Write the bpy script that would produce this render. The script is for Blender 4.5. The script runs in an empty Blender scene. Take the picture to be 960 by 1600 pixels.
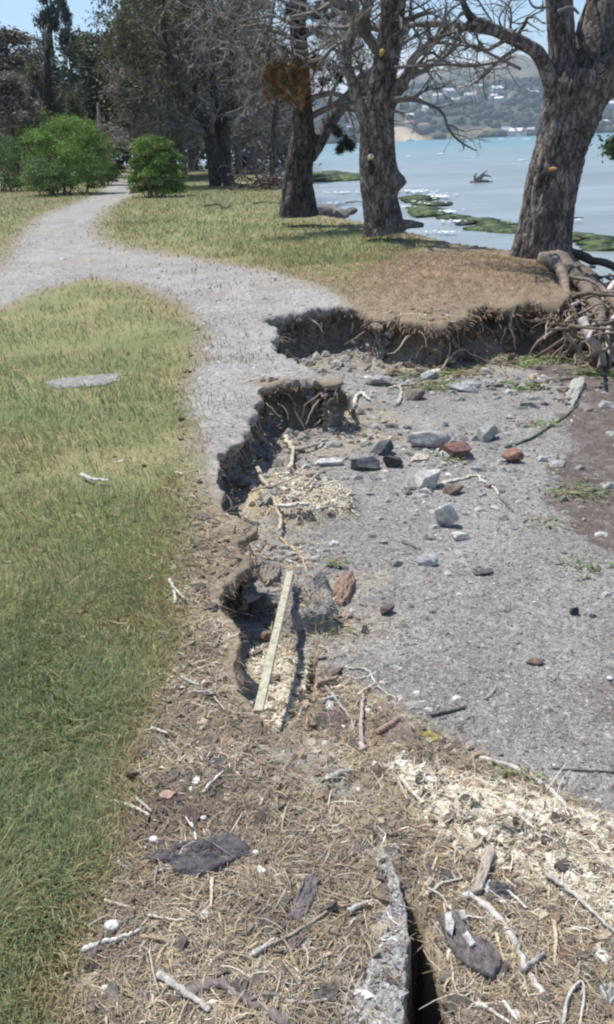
import bpy, math, random
import numpy as np
from mathutils import Matrix, Vector

# ------------------------------------------------------------------ camera, sky, sun, exposure
SC = bpy.context.scene
COL = SC.collection
PITCH, ROLL, FPX, CAMH = math.radians(23.1), math.radians(-2.3), 1350.0, 1.6
cam_d = bpy.data.cameras.new('camera'); cam = bpy.data.objects.new('camera', cam_d); COL.objects.link(cam)
CR = Matrix.Rotation(math.radians(90) - PITCH, 3, 'X') @ Matrix.Rotation(ROLL, 3, 'Z')
cam.matrix_world = Matrix.Translation((0, 0, CAMH)) @ CR.to_4x4()
cam_d.sensor_fit = 'VERTICAL'; cam_d.sensor_height = 36.0; cam_d.lens = 36.0 * FPX / 1600
cam_d.clip_start = 0.05; cam_d.clip_end = 20000
SC.camera = cam

SUN_EL, SUN_AZ = math.radians(66), math.radians(-52)      # azimuth from +Y, negative = to the left
w = bpy.data.worlds.new('World'); SC.world = w; w.use_nodes = True
wn, wl = w.node_tree.nodes, w.node_tree.links
bg = wn['Background']; bg.inputs[1].default_value = 0.10
sky = wn.new('ShaderNodeTexSky'); sky.sky_type = 'NISHITA'; sky.sun_disc = False
sky.sun_elevation = SUN_EL; sky.sun_rotation = SUN_AZ
sky.air_density = 1.0; sky.dust_density = 0.15; sky.ozone_density = 4.0
tc = wn.new('ShaderNodeTexCoord'); sep = wn.new('ShaderNodeSeparateXYZ'); wl.new(tc.outputs['Generated'], sep.inputs[0])
# clouds lie on a flat layer overhead: direction divided by its height
den = wn.new('ShaderNodeMath'); den.operation = 'ADD'; den.inputs[1].default_value = 0.10; wl.new(sep.outputs[2], den.inputs[0])
dv = wn.new('ShaderNodeVectorMath'); dv.operation = 'DIVIDE'; wl.new(tc.outputs['Generated'], dv.inputs[0])
cmb = wn.new('ShaderNodeCombineXYZ')
for i in range(3): wl.new(den.outputs[0], cmb.inputs[i])
wl.new(cmb.outputs[0], dv.inputs[1])
cn = wn.new('ShaderNodeTexNoise'); cn.inputs['Scale'].default_value = 0.9; cn.inputs['Detail'].default_value = 9; cn.inputs['Roughness'].default_value = 0.62
wl.new(dv.outputs[0], cn.inputs['Vector'])
# more cloud towards the horizon
hz = wn.new('ShaderNodeMapRange'); hz.inputs[1].default_value = 0.0; hz.inputs[2].default_value = 0.105; hz.inputs[3].default_value = 0.62; hz.inputs[4].default_value = -0.06
wl.new(sep.outputs[2], hz.inputs[0])
ad = wn.new('ShaderNodeMath'); ad.operation = 'ADD'; wl.new(cn.outputs[0], ad.inputs[0]); wl.new(hz.outputs[0], ad.inputs[1])
cr = wn.new('ShaderNodeMapRange'); cr.interpolation_type = 'SMOOTHSTEP'; cr.inputs[1].default_value = 0.50; cr.inputs[2].default_value = 0.80; cr.inputs[4].default_value = 0.9
wl.new(ad.outputs[0], cr.inputs[0])
mx = wn.new('ShaderNodeMix'); mx.data_type = 'RGBA'; wl.new(cr.outputs[0], mx.inputs[0]); wl.new(sky.outputs[0], mx.inputs[6])
mx.inputs[7].default_value = (8.2, 8.5, 9.0, 1)
wl.new(mx.outputs[2], bg.inputs[0])

sd = bpy.data.lights.new('sun', 'SUN'); sd.energy = 3.6; sd.angle = math.radians(0.55); sd.color = (1.0, 0.955, 0.88)
sun = bpy.data.objects.new('sun', sd); COL.objects.link(sun)
SDIR = Vector((math.sin(SUN_AZ) * math.cos(SUN_EL), math.cos(SUN_AZ) * math.cos(SUN_EL), math.sin(SUN_EL)))
sun.rotation_euler = SDIR.to_track_quat('Z', 'Y').to_euler(); sun.location = (0, 0, 30)
SC.view_settings.view_transform = 'Standard'; SC.view_settings.look = 'None'
SC.view_settings.exposure = 0.66; SC.view_settings.gamma = 1.0; SC.view_settings.use_curve_mapping = False
SC.cycles.filter_width = 2.2

# ------------------------------------------------------------------ helpers
rng = np.random.default_rng(11)
CRn = np.array(CR)
def rays(px, py):
    d = np.array([(px - 480) / FPX, (800 - py) / FPX, -1.0]); return CRn @ d
def G(px, py, z=0.0):                                     # the point of the level z seen at a place of the photograph
    d = rays(px, py); t = (z - CAMH) / d[2]; return np.array([d[0] * t, d[1] * t, z])
def D(px, py, y):                                         # the point y metres ahead
    d = rays(px, py); t = y / d[1]; return np.array([d[0] * t, y, CAMH + d[2] * t])
def sst(a, b, x):
    t = np.clip((x - a) / (b - a), 0, 1); return t * t * (3 - 2 * t)
def lerp(a, b, t): return a + (b - a) * t

_H = np.random.default_rng(3).random(65536).astype(np.float32)
def vnoise(x, y, seed=0):
    xi = np.floor(x).astype(np.int64); yi = np.floor(y).astype(np.int64); fx = x - xi; fy = y - yi
    fx = fx * fx * (3 - 2 * fx); fy = fy * fy * (3 - 2 * fy)
    def h(a, b): return _H[((a * 73856093) ^ (b * 19349663) ^ (seed * 83492791)) & 65535]
    return lerp(lerp(h(xi, yi), h(xi + 1, yi), fx), lerp(h(xi, yi + 1), h(xi + 1, yi + 1), fx), fy)
def fbm(x, y, sc, oc=4, seed=0, ga=0.5):
    s = 0; a = 1; t = 0
    for i in range(oc):
        s = s + a * vnoise(x * sc + 17.3 * i, y * sc - 9.1 * i, seed + i); t += a; a *= ga; sc *= 2.03
    return s / t - 0.5
def sdf(X, Y, poly, closed=True, nearest=False):
    """signed distance, positive inside; with nearest also the direction from the edge"""
    poly = np.asarray(poly, float)[:, :2]; n = len(poly)
    best = np.full(X.shape, 1e18); ins = np.zeros(X.shape, bool); nx = np.zeros(X.shape); ny = np.zeros(X.shape)
    for i in range(n if closed else n - 1):
        a = poly[i]; b = poly[(i + 1) % n]; e = b - a; L = e @ e + 1e-12
        t = np.clip(((X - a[0]) * e[0] + (Y - a[1]) * e[1]) / L, 0, 1)
        dx = X - a[0] - t * e[0]; dy = Y - a[1] - t * e[1]; d2 = dx * dx + dy * dy
        m = d2 < best; best = np.where(m, d2, best)
        if nearest: nx = np.where(m, dx, nx); ny = np.where(m, dy, ny)
        if closed:
            c = ((a[1] > Y) != (b[1] > Y)) & (X < e[0] * (Y - a[1]) / (e[1] if abs(e[1]) > 1e-12 else 1e-12) + a[0]); ins ^= c
    d = np.sqrt(best)
    if closed: d = np.where(ins, d, -d)
    if nearest:
        q = np.where(d == 0, 1e-9, d); return d, nx / q, ny / q
    return d
def GP(pts, z=0.0): return np.array([G(a, b, z)[:2] for a, b in pts])

class Geo:
    def __init__(s): s.v = []; s.q = []; s.t = []; s.c = []; s.n = 0
    def add(s, v, q=None, t=None, c=(1, 1, 1)):
        v = np.asarray(v, float).reshape(-1, 3); s.v.append(v)
        if q is not None and len(q): s.q.append(np.asarray(q, np.int64).reshape(-1, 4) + s.n)
        if t is not None and len(t): s.t.append(np.asarray(t, np.int64).reshape(-1, 3) + s.n)
        c = np.asarray(c, float); s.c.append(np.broadcast_to(c, (len(v), 3)) if c.ndim == 1 else c.reshape(-1, 3)); s.n += len(v); return s
    def build(s, name, mat, parent=None, smooth=True, origin=None, cat=None, label=None, group=None, kind=None):
        me = bpy.data.meshes.new(name); v = np.concatenate(s.v) if s.v else np.zeros((0, 3))
        if origin is None and parent is None and label: origin = (float((v[:, 0].min() + v[:, 0].max()) / 2), float((v[:, 1].min() + v[:, 1].max()) / 2), float(v[:, 2].min()))
        if origin is not None: v = v - np.asarray(origin)
        q = np.concatenate(s.q) if s.q else np.zeros((0, 4), np.int64); t = np.concatenate(s.t) if s.t else np.zeros((0, 3), np.int64)
        nl = q.size + t.size
        me.vertices.add(len(v)); me.vertices.foreach_set('co', v.astype(np.float32).ravel())
        me.loops.add(nl); me.loops.foreach_set('vertex_index', np.concatenate([q.ravel(), t.ravel()]).astype(np.int32))
        me.polygons.add(len(q) + len(t))
        st = np.concatenate([np.arange(len(q)) * 4, q.size + np.arange(len(t)) * 3]).astype(np.int32)
        me.polygons.foreach_set('loop_start', st)
        me.polygons.foreach_set('use_smooth', np.full(len(q) + len(t), smooth))
        me.update(calc_edges=True)
        ca = me.color_attributes.new('Col', 'FLOAT_COLOR', 'POINT'); cc = np.concatenate(s.c)
        ca.data.foreach_set('color', np.concatenate([cc, np.ones((len(cc), 1))], 1).astype(np.float32).ravel())
        o = bpy.data.objects.new(name, me); COL.objects.link(o)
        if mat: me.materials.append(mat)
        if origin is not None: o.location = origin
        if parent: o.parent = parent
        tag(o, label, cat, group, kind); return o
def tag(o, label=None, cat=None, group=None, kind=None):
    if label: o['label'] = label
    if cat: o['category'] = cat
    if group: o['group'] = group
    if kind or cat: o['kind'] = kind or 'thing'
    return o
def empty(name, loc, label=None, cat=None, group=None):
    o = bpy.data.objects.new(name, None); COL.objects.link(o); o.location = tuple(float(a) for a in loc); o.empty_display_size = 0.2
    return tag(o, label, cat, group)

# ---- tubes and branches, many at once
def tubes(P, R, sides=5, jitter=0.0):
    """P (N,K,3) centre lines, R (N,K) radii"""
    N, K, _ = P.shape
    T = np.empty_like(P); T[:, 1:-1] = P[:, 2:] - P[:, :-2]; T[:, 0] = P[:, 1] - P[:, 0]; T[:, -1] = P[:, -1] - P[:, -2]
    T /= np.linalg.norm(T, axis=2, keepdims=True) + 1e-12
    ref = np.where(np.abs(T[:, :1, 2:3]) > 0.8, np.array([1.0, 0, 0]), np.array([0, 0, 1.0])) * np.ones((1, K, 1))
    U = np.empty_like(P); u = np.cross(T[:, 0], ref[:, 0]); u /= np.linalg.norm(u, axis=1, keepdims=True) + 1e-12; U[:, 0] = u
    for k in range(1, K):
        u = u - T[:, k] * np.sum(u * T[:, k], 1, keepdims=True); u /= np.linalg.norm(u, axis=1, keepdims=True) + 1e-12; U[:, k] = u
    V = np.cross(T, U)
    a = np.arange(sides) * 2 * np.pi / sides
    r = R[:, :, None] * np.ones(sides)
    if jitter: r = r * (1 + jitter * (rng.random(r.shape) - 0.5))
    v = P[:, :, None] + r[..., None] * (U[:, :, None] * np.cos(a)[None, None, :, None] + V[:, :, None] * np.sin(a)[None, None, :, None])
    i = np.arange(N)[:, None, None] * K * sides; k = np.arange(K - 1)[None, :, None] * sides; s = np.arange(sides)[None, None, :]; s2 = (s + 1) % sides
    q = np.stack([i + k + s, i + k + s2, i + k + sides + s2, i + k + sides + s], -1).reshape(-1, 4)
    # end caps: fan
    return v.reshape(-1, 3), q
def caps(N, K, sides):
    b = np.arange(N)[:, None] * K * sides; s = np.arange(1, sides - 1)[None]
    t1 = np.stack([b + 0 * s, b + s + 1, b + s], -1); e = b + (K - 1) * sides; t2 = np.stack([e + 0 * s, e + s, e + s + 1], -1)
    return np.concatenate([t1.reshape(-1, 3), t2.reshape(-1, 3)])
def unit(v): return v / (np.linalg.norm(v, axis=-1, keepdims=True) + 1e-12)
def grow(S, Dr, L, R0, K=6, wander=0.25, pull=(0, 0, 0), tip=0.25):
    N = len(S); P = np.empty((N, K, 3)); P[:, 0] = S; d = unit(Dr); st = (L / (K - 1))[:, None]
    for k in range(1, K):
        d = unit(d + wander * rng.normal(size=(N, 3)) + np.asarray(pull)); P[:, k] = P[:, k - 1] + d * st
    R = R0[:, None] * np.linspace(1, tip, K)[None]
    return P, R
def kids(P, R, n, lo=0.25, hi=1.0, ang=0.9, lr=0.5, rr=0.5, lenref=None):
    N, K, _ = P.shape; idx = np.repeat(np.arange(N), n); t = rng.uniform(lo, hi, len(idx)) * (K - 1); k = np.minimum(t.astype(int), K - 2); f = (t - k)[:, None]
    S = P[idx, k] * (1 - f) + P[idx, k + 1] * f; T = unit(P[idx, k + 1] - P[idx, k])
    dr = unit(T * math.cos(ang) + unit(np.cross(T, rng.normal(size=T.shape))) * math.sin(ang))
    Lp = np.linalg.norm(P[:, 1:] - P[:, :-1], axis=2).sum(1)[idx] if lenref is None else np.full(len(idx), lenref)
    L = Lp * lr * rng.uniform(0.5, 1.2, len(idx)) * (1.15 - 0.5 * t / (K - 1))
    r = np.minimum(R[idx, k] * 0.8, R[idx, 0] * rr) * rng.uniform(0.6, 1.0, len(idx))
    return S, dr, L, r
def leafquads(C, size, n, spread, asp=0.5, up=0.0):
    """n leaf faces about each centre: two joined triangles folded along the rib"""
    M = len(C) * n; c = np.repeat(C, n, 0) + rng.normal(size=(M, 3)) * (spread if np.ndim(spread) else np.array([spread] * 3))
    a = unit(rng.normal(size=(M, 3)) + np.array([0, 0, up])); b = unit(np.cross(a, rng.normal(size=(M, 3))))
    s = size * rng.uniform(0.6, 1.3, (M, 1)); a = a * s; b = b * s * asp
    v = np.stack([c - a, c + b, c + a, c - b], 1).reshape(-1, 3); q = np.arange(M * 4).reshape(-1, 4)
    return v, q
def spline(pts, n):
    p = np.asarray(pts, float); m = len(p); t = np.linspace(0, m - 1, n); i = np.clip(t.astype(int), 0, m - 2); f = (t - i)[:, None]
    p0 = p[np.clip(i - 1, 0, m - 1)]; p1 = p[i]; p2 = p[i + 1]; p3 = p[np.clip(i + 2, 0, m - 1)]
    return 0.5 * (2 * p1 + (p2 - p0) * f + (2 * p0 - 5 * p1 + 4 * p2 - p3) * f ** 2 + (3 * p1 - p0 - 3 * p2 + p3) * f ** 3)

# ------------------------------------------------------------------ materials
def mat(name): m = bpy.data.materials.new(name); m.use_nodes = True; return m, m.node_tree.nodes, m.node_tree.links, m.node_tree.nodes['Principled BSDF']
def N_noise(n, l, sc, det=4, rough=0.55, vec=None, stretch=None):
    t = n.new('ShaderNodeTexNoise'); t.inputs['Scale'].default_value = sc; t.inputs['Detail'].default_value = det; t.inputs['Roughness'].default_value = rough
    g = n.new('ShaderNodeTexCoord'); src = g.outputs['Object']
    if stretch:
        mp = n.new('ShaderNodeMapping'); mp.inputs['Scale'].default_value = stretch; l.new(src, mp.inputs[0]); src = mp.outputs[0]
    l.new(src, t.inputs['Vector']); return t
def vmat(name, rough=0.85, nsc=60, amt=0.35, bump=0.3, bdist=0.01, stretch=None, translucent=0.0, spec=0.3, nsc2=None):
    """colour of the thing from its Col attribute, broken up by procedural noise, with fine relief"""
    m, n, l, b = mat(name); at = n.new('ShaderNodeAttribute'); at.attribute_name = 'Col'
    t = N_noise(n, l, nsc, 5, 0.62, stretch=stretch)
    mr = n.new('ShaderNodeMapRange'); mr.inputs[1].default_value = 0.3; mr.inputs[2].default_value = 0.7; mr.inputs[3].default_value = 1 - amt; mr.inputs[4].default_value = 1 + amt
    l.new(t.outputs[0], mr.inputs[0]); out = mr.outputs[0]
    if nsc2:
        t2 = N_noise(n, l, nsc2, 3, 0.6); m2 = n.new('ShaderNodeMapRange'); m2.inputs[1].default_value = 0.3; m2.inputs[2].default_value = 0.7; m2.inputs[3].default_value = 1 - amt * 0.7; m2.inputs[4].default_value = 1 + amt * 0.7
        l.new(t2.outputs[0], m2.inputs[0]); mm = n.new('ShaderNodeMath'); mm.operation = 'MULTIPLY'; l.new(out, mm.inputs[0]); l.new(m2.outputs[0], mm.inputs[1]); out = mm.outputs[0]
    vm = n.new('ShaderNodeVectorMath'); vm.operation = 'SCALE'; l.new(at.outputs['Color'], vm.inputs[0]); l.new(out, vm.inputs['Scale'])
    l.new(vm.outputs[0], b.inputs['Base Color']); b.inputs['Roughness'].default_value = rough; b.inputs['Specular IOR Level'].default_value = spec
    if bump:
        bp = n.new('ShaderNodeBump'); bp.inputs['Strength'].default_value = bump; bp.inputs['Distance'].default_value = bdist
        l.new(t.outputs[0], bp.inputs['Height']); l.new(bp.outputs[0], b.inputs['Normal'])
    if translucent:
        tr = n.new('ShaderNodeBsdfTranslucent'); l.new(vm.outputs[0], tr.inputs['Color']); ms = n.new('ShaderNodeMixShader'); ms.inputs[0].default_value = translucent
        l.new(b.outputs[0], ms.inputs[1]); l.new(tr.outputs[0], ms.inputs[2]); l.new(ms.outputs[0], n['Material Output'].inputs['Surface'])
    return m
def gravel_mat(name, amt=0.5, vs=110):
    m, n, l, b = mat(name); at = n.new('ShaderNodeAttribute'); at.attribute_name = 'Col'
    g = n.new('ShaderNodeTexCoord')
    vo = n.new('ShaderNodeTexVoronoi'); vo.inputs['Scale'].default_value = vs; l.new(g.outputs['Object'], vo.inputs['Vector'])
    vo2 = n.new('ShaderNodeTexVoronoi'); vo2.inputs['Scale'].default_value = vs * 0.37; l.new(g.outputs['Object'], vo2.inputs['Vector'])
    hs = n.new('ShaderNodeSeparateColor'); l.new(vo.outputs['Color'], hs.inputs[0]); hs2 = n.new('ShaderNodeSeparateColor'); l.new(vo2.outputs['Color'], hs2.inputs[0])
    ns = N_noise(n, l, 9, 4, 0.6)
    a1 = n.new('ShaderNodeMath'); a1.operation = 'ADD'; l.new(hs.outputs[0], a1.inputs[0]); l.new(hs2.outputs[1], a1.inputs[1])
    a2 = n.new('ShaderNodeMath'); a2.operation = 'ADD'; l.new(a1.outputs[0], a2.inputs[0]); l.new(ns.outputs[0], a2.inputs[1])
    mr = n.new('ShaderNodeMapRange'); mr.inputs[1].default_value = 0.6; mr.inputs[2].default_value = 2.4; mr.inputs[3].default_value = 1 - amt; mr.inputs[4].default_value = 1 + amt
    l.new(a2.outputs[0], mr.inputs[0])
    vm = n.new('ShaderNodeVectorMath'); vm.operation = 'SCALE'; l.new(at.outputs['Color'], vm.inputs[0]); l.new(mr.outputs[0], vm.inputs['Scale'])
    l.new(vm.outputs[0], b.inputs['Base Color']); b.inputs['Roughness'].default_value = 0.9; b.inputs['Specular IOR Level'].default_value = 0.25
    bp = n.new('ShaderNodeBump'); bp.inputs['Strength'].default_value = 0.55; bp.inputs['Distance'].default_value = 0.006; bp.invert = True
    l.new(vo.outputs['Distance'], bp.inputs['Height'])
    bp2 = n.new('ShaderNodeBump'); bp2.inputs['Strength'].default_value = 0.4; bp2.inputs['Distance'].default_value = 0.02
    l.new(ns.outputs[0], bp2.inputs['Height']); l.new(bp.outputs[0], bp2.inputs['Normal']); l.new(bp2.outputs[0], b.inputs['Normal'])
    return m
M_soil = vmat('earth', 0.95, 70, 0.38, 0.6, 0.012, nsc2=300)
M_gravel = gravel_mat('gravel', 0.5, 120)
M_beach = gravel_mat('beach_gravel', 0.5, 140)
M_grass = vmat('grass_blades', 0.7, 30, 0.2, 0, translucent=0.3)
M_litter = vmat('dry_litter', 0.85, 120, 0.3, 0.2, 0.002, translucent=0.12)
M_leaf = vmat('foliage', 0.65, 6, 0.3, 0, translucent=0.22)
M_stone = vmat('stone', 0.9, 28, 0.45, 0.8, 0.012, nsc2=200)
M_wood = vmat('weathered_wood', 0.85, 45, 0.35, 0.6, 0.004, nsc2=200)
M_barkflake = vmat('bark_piece', 0.9, 70, 0.4, 1.0, 0.008, nsc2=240)
M_root = vmat('root_wood', 0.85, 14, 0.4, 0.6, 0.01, nsc2=90)
M_weed = vmat('sea_lettuce', 0.6, 20, 0.4, 0.3, 0.01, translucent=0.2)
M_pebble = vmat('pebbles', 0.8, 60, 0.2, 0)
M_house = vmat('painted_house', 0.6, 0.3, 0.08, 0)
M_foam = vmat('foam', 0.9, 3, 0.15, 0.3, 0.05)

def bark_mat(name, fz=0.33, sc=12, bump=1.0):
    m, n, l, b = mat(name); at = n.new('ShaderNodeAttribute'); at.attribute_name = 'Col'
    t = N_noise(n, l, sc, 8, 0.72, stretch=(1, 1, fz)); t.inputs['Distortion'].default_value = 0.6; t2 = N_noise(n, l, sc * 0.25, 3, 0.6)
    mr = n.new('ShaderNodeMapRange'); mr.inputs[1].default_value = 0.36; mr.inputs[2].default_value = 0.62; mr.inputs[3].default_value = 0.42; mr.inputs[4].default_value = 1.4
    gco = n.new('ShaderNodeTexCoord'); wv = n.new('ShaderNodeVectorMath'); wv.operation = 'MULTIPLY_ADD'; l.new(t2.outputs['Color'], wv.inputs[0]); wv.inputs[1].default_value = (0.35, 0.35, 0.35); l.new(gco.outputs['Object'], wv.inputs[2])
    mp = n.new('ShaderNodeMapping'); mp.inputs['Scale'].default_value = (1, 1, 0.3); l.new(wv.outputs[0], mp.inputs[0]); vo = n.new('ShaderNodeTexVoronoi'); vo.feature = 'DISTANCE_TO_EDGE'; vo.inputs['Scale'].default_value = 13; l.new(mp.outputs[0], vo.inputs['Vector'])
    ve = n.new('ShaderNodeMapRange'); ve.interpolation_type = 'SMOOTHSTEP'; ve.inputs[1].default_value = 0.0; ve.inputs[2].default_value = 0.22; l.new(vo.outputs['Distance'], ve.inputs[0])
    hh = n.new('ShaderNodeMath'); hh.operation = 'MULTIPLY_ADD'; l.new(ve.outputs[0], hh.inputs[0]); hh.inputs[1].default_value = 0.19; l.new(t.outputs[0], hh.inputs[2]); hs = n.new('ShaderNodeMath'); hs.operation = 'SUBTRACT'; l.new(hh.outputs[0], hs.inputs[0]); hs.inputs[1].default_value = 0.14
    l.new(hs.outputs[0], mr.inputs[0])
    mr2 = n.new('ShaderNodeMapRange'); mr2.inputs[1].default_value = 0.35; mr2.inputs[2].default_value = 0.65; mr2.inputs[3].default_value = 0.7; mr2.inputs[4].default_value = 1.35
    l.new(t2.outputs[0], mr2.inputs[0]); mm = n.new('ShaderNodeMath'); mm.operation = 'MULTIPLY'; l.new(mr.outputs[0], mm.inputs[0]); l.new(mr2.outputs[0], mm.inputs[1])
    vm = n.new('ShaderNodeVectorMath'); vm.operation = 'SCALE'; l.new(at.outputs['Color'], vm.inputs[0]); l.new(mm.outputs[0], vm.inputs['Scale'])
    l.new(vm.outputs[0], b.inputs['Base Color']); b.inputs['Roughness'].default_value = 0.92; b.inputs['Specular IOR Level'].default_value = 0.2
    bp = n.new('ShaderNodeBump'); bp.inputs['Strength'].default_value = bump; bp.inputs['Distance'].default_value = 0.06; l.new(hs.outputs[0], bp.inputs['Height']); l.new(bp.outputs[0], b.inputs['Normal'])
    return m
M_bark = bark_mat('tree_bark')
M_twig = vmat('twig_bark', 0.85, 4, 0.35, 0)

# water
def water_mat():
    m, n, l, b = mat('sea_water'); b.inputs['Roughness'].default_value = 0.28; b.inputs['Specular IOR Level'].default_value = 0.35
    g = n.new('ShaderNodeTexCoord')
    t = N_noise(n, l, 1.3, 5, 0.6, stretch=(0.55, 1.3, 1)); t3 = N_noise(n, l, 0.16, 4, 0.6, stretch=(0.5, 1.6, 1)); t2 = N_noise(n, l, 0.012, 3, 0.5, stretch=(0.3, 1, 1))
    # silty shallows are paler and greyer, the open channel more turquoise
    sp = n.new('ShaderNodeSeparateXYZ'); l.new(g.outputs['Object'], sp.inputs[0])
    dr = n.new('ShaderNodeMapRange'); dr.inputs[1].default_value = 60; dr.inputs[2].default_value = 420; l.new(sp.outputs[1], dr.inputs[0])
    c = n.new('ShaderNodeMix'); c.data_type = 'RGBA'; c.inputs[6].default_value = (0.25, 0.285, 0.28, 1); c.inputs[7].default_value = (0.13, 0.265, 0.275, 1)
    a = n.new('ShaderNodeMath'); a.operation = 'ADD'; a.use_clamp = True; l.new(dr.outputs[0], a.inputs[0])
    s = n.new('ShaderNodeMapRange'); s.inputs[1].default_value = 0.3; s.inputs[2].default_value = 0.7; s.inputs[3].default_value = -0.25; s.inputs[4].default_value = 0.25; l.new(t2.outputs[0], s.inputs[0]); l.new(s.outputs[0], a.inputs[1])
    l.new(a.outputs[0], c.inputs[0]); 
    k = n.new('ShaderNodeMapRange'); k.inputs[1].default_value = 0.3; k.inputs[2].default_value = 0.7; k.inputs[3].default_value = 0.72; k.inputs[4].default_value = 1.25; l.new(t3.outputs[0], k.inputs[0])
    vm = n.new('ShaderNodeVectorMath'); vm.operation = 'SCALE'; l.new(c.outputs[2], vm.inputs[0]); l.new(k.outputs[0], vm.inputs['Scale']); l.new(vm.outputs[0], b.inputs['Base Color'])
    bp = n.new('ShaderNodeBump'); bp.inputs['Strength'].default_value = 0.5; bp.inputs['Distance'].default_value = 0.12; l.new(t.outputs[0], bp.inputs['Height'])
    bq = n.new('ShaderNodeBump'); bq.inputs['Strength'].default_value = 0.5; bq.inputs['Distance'].default_value = 0.5; l.new(t3.outputs[0], bq.inputs['Height']); l.new(bp.outputs[0], bq.inputs['Normal']); l.new(bq.outputs[0], b.inputs['Normal'])
    return m
M_water = water_mat()

# ------------------------------------------------------------------ the ground: heights
WATER_Z = -0.95
LIP = [(-200.0, 330.0), (-30.0, 150.0), (-9.0, 80.0)]
LIPPX = [(405, 262), (440, 290), (492, 334), (560, 345), (640, 362), (700, 378), (790, 392), (868, 402), (892, 425), (890, 462), (868, 478),
         (835, 470), (800, 480), (765, 476), (738, 484), (722, 498), (690, 508), (655, 506), (622, 498), (585, 500), (560, 484), (525, 480), (490, 486), (440, 494), (410, 501),
         (434, 514), (428, 542), (446, 556), (486, 577), (540, 590), (528, 602), (470, 592), (412, 606), (396, 650), (378, 692), (342, 712), (344, 752), (350, 796), (372, 806), (402, 826),
         (372, 848), (378, 866), (404, 880), (374, 896), (348, 914), (350, 955), (374, 984), (366, 1030), (372, 1064), (392, 1104), (402, 1124), (440, 1142),
         (500, 1165), (560, 1230), (598, 1300), (620, 1366), (630, 1400), (638, 1450), (638, 1500), (636, 1600), (640, 1800)]
LIP += [tuple(p) for p in GP(LIPPX)]
LIP += [(0.9, -4), (6, -60), (60, -900), (-2500, -900), (-2500, 900), (-700, 900)]
LIP = np.array(LIP)
GENTLE = GP([(448, 1148), (500, 1180), (560, 1250), (584, 1290)])
PIT = GP([(392, 1106), (440, 1136), (460, 1088), (476, 1058), (482, 992), (440, 962), (372, 955), (340, 1000), (345, 1060)], -0.13)
TRENCH = [(GP([(486, 996), (481, 1064)], -0.13), 0.020), (GP([(464, 1084), (443, 1130)], -0.13), 0.018)]
BLOCK = GP([(398, 888), (455, 880), (515, 888), (528, 925), (520, 952), (455, 962), (430, 930)], -0.15)
CRACK = GP([(624, 1366), (640, 1400), (656, 1460), (664, 1530), (668, 1600), (685, 1800)])
CRK0 = CRACK[0]
MOUND = G(700, 430)[:2]
STRAWBLK = GP([(395, 770), (450, 745), (545, 780), (552, 818), (470, 830), (400, 815)], -0.34)
PALEHEAP = GP([(620, 1190), (700, 1215), (790, 1225), (860, 1262), (960, 1295), (1060, 1400), (980, 1470), (900, 1420), (820, 1375), (740, 1340), (680, 1280)], -0.1)

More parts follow.
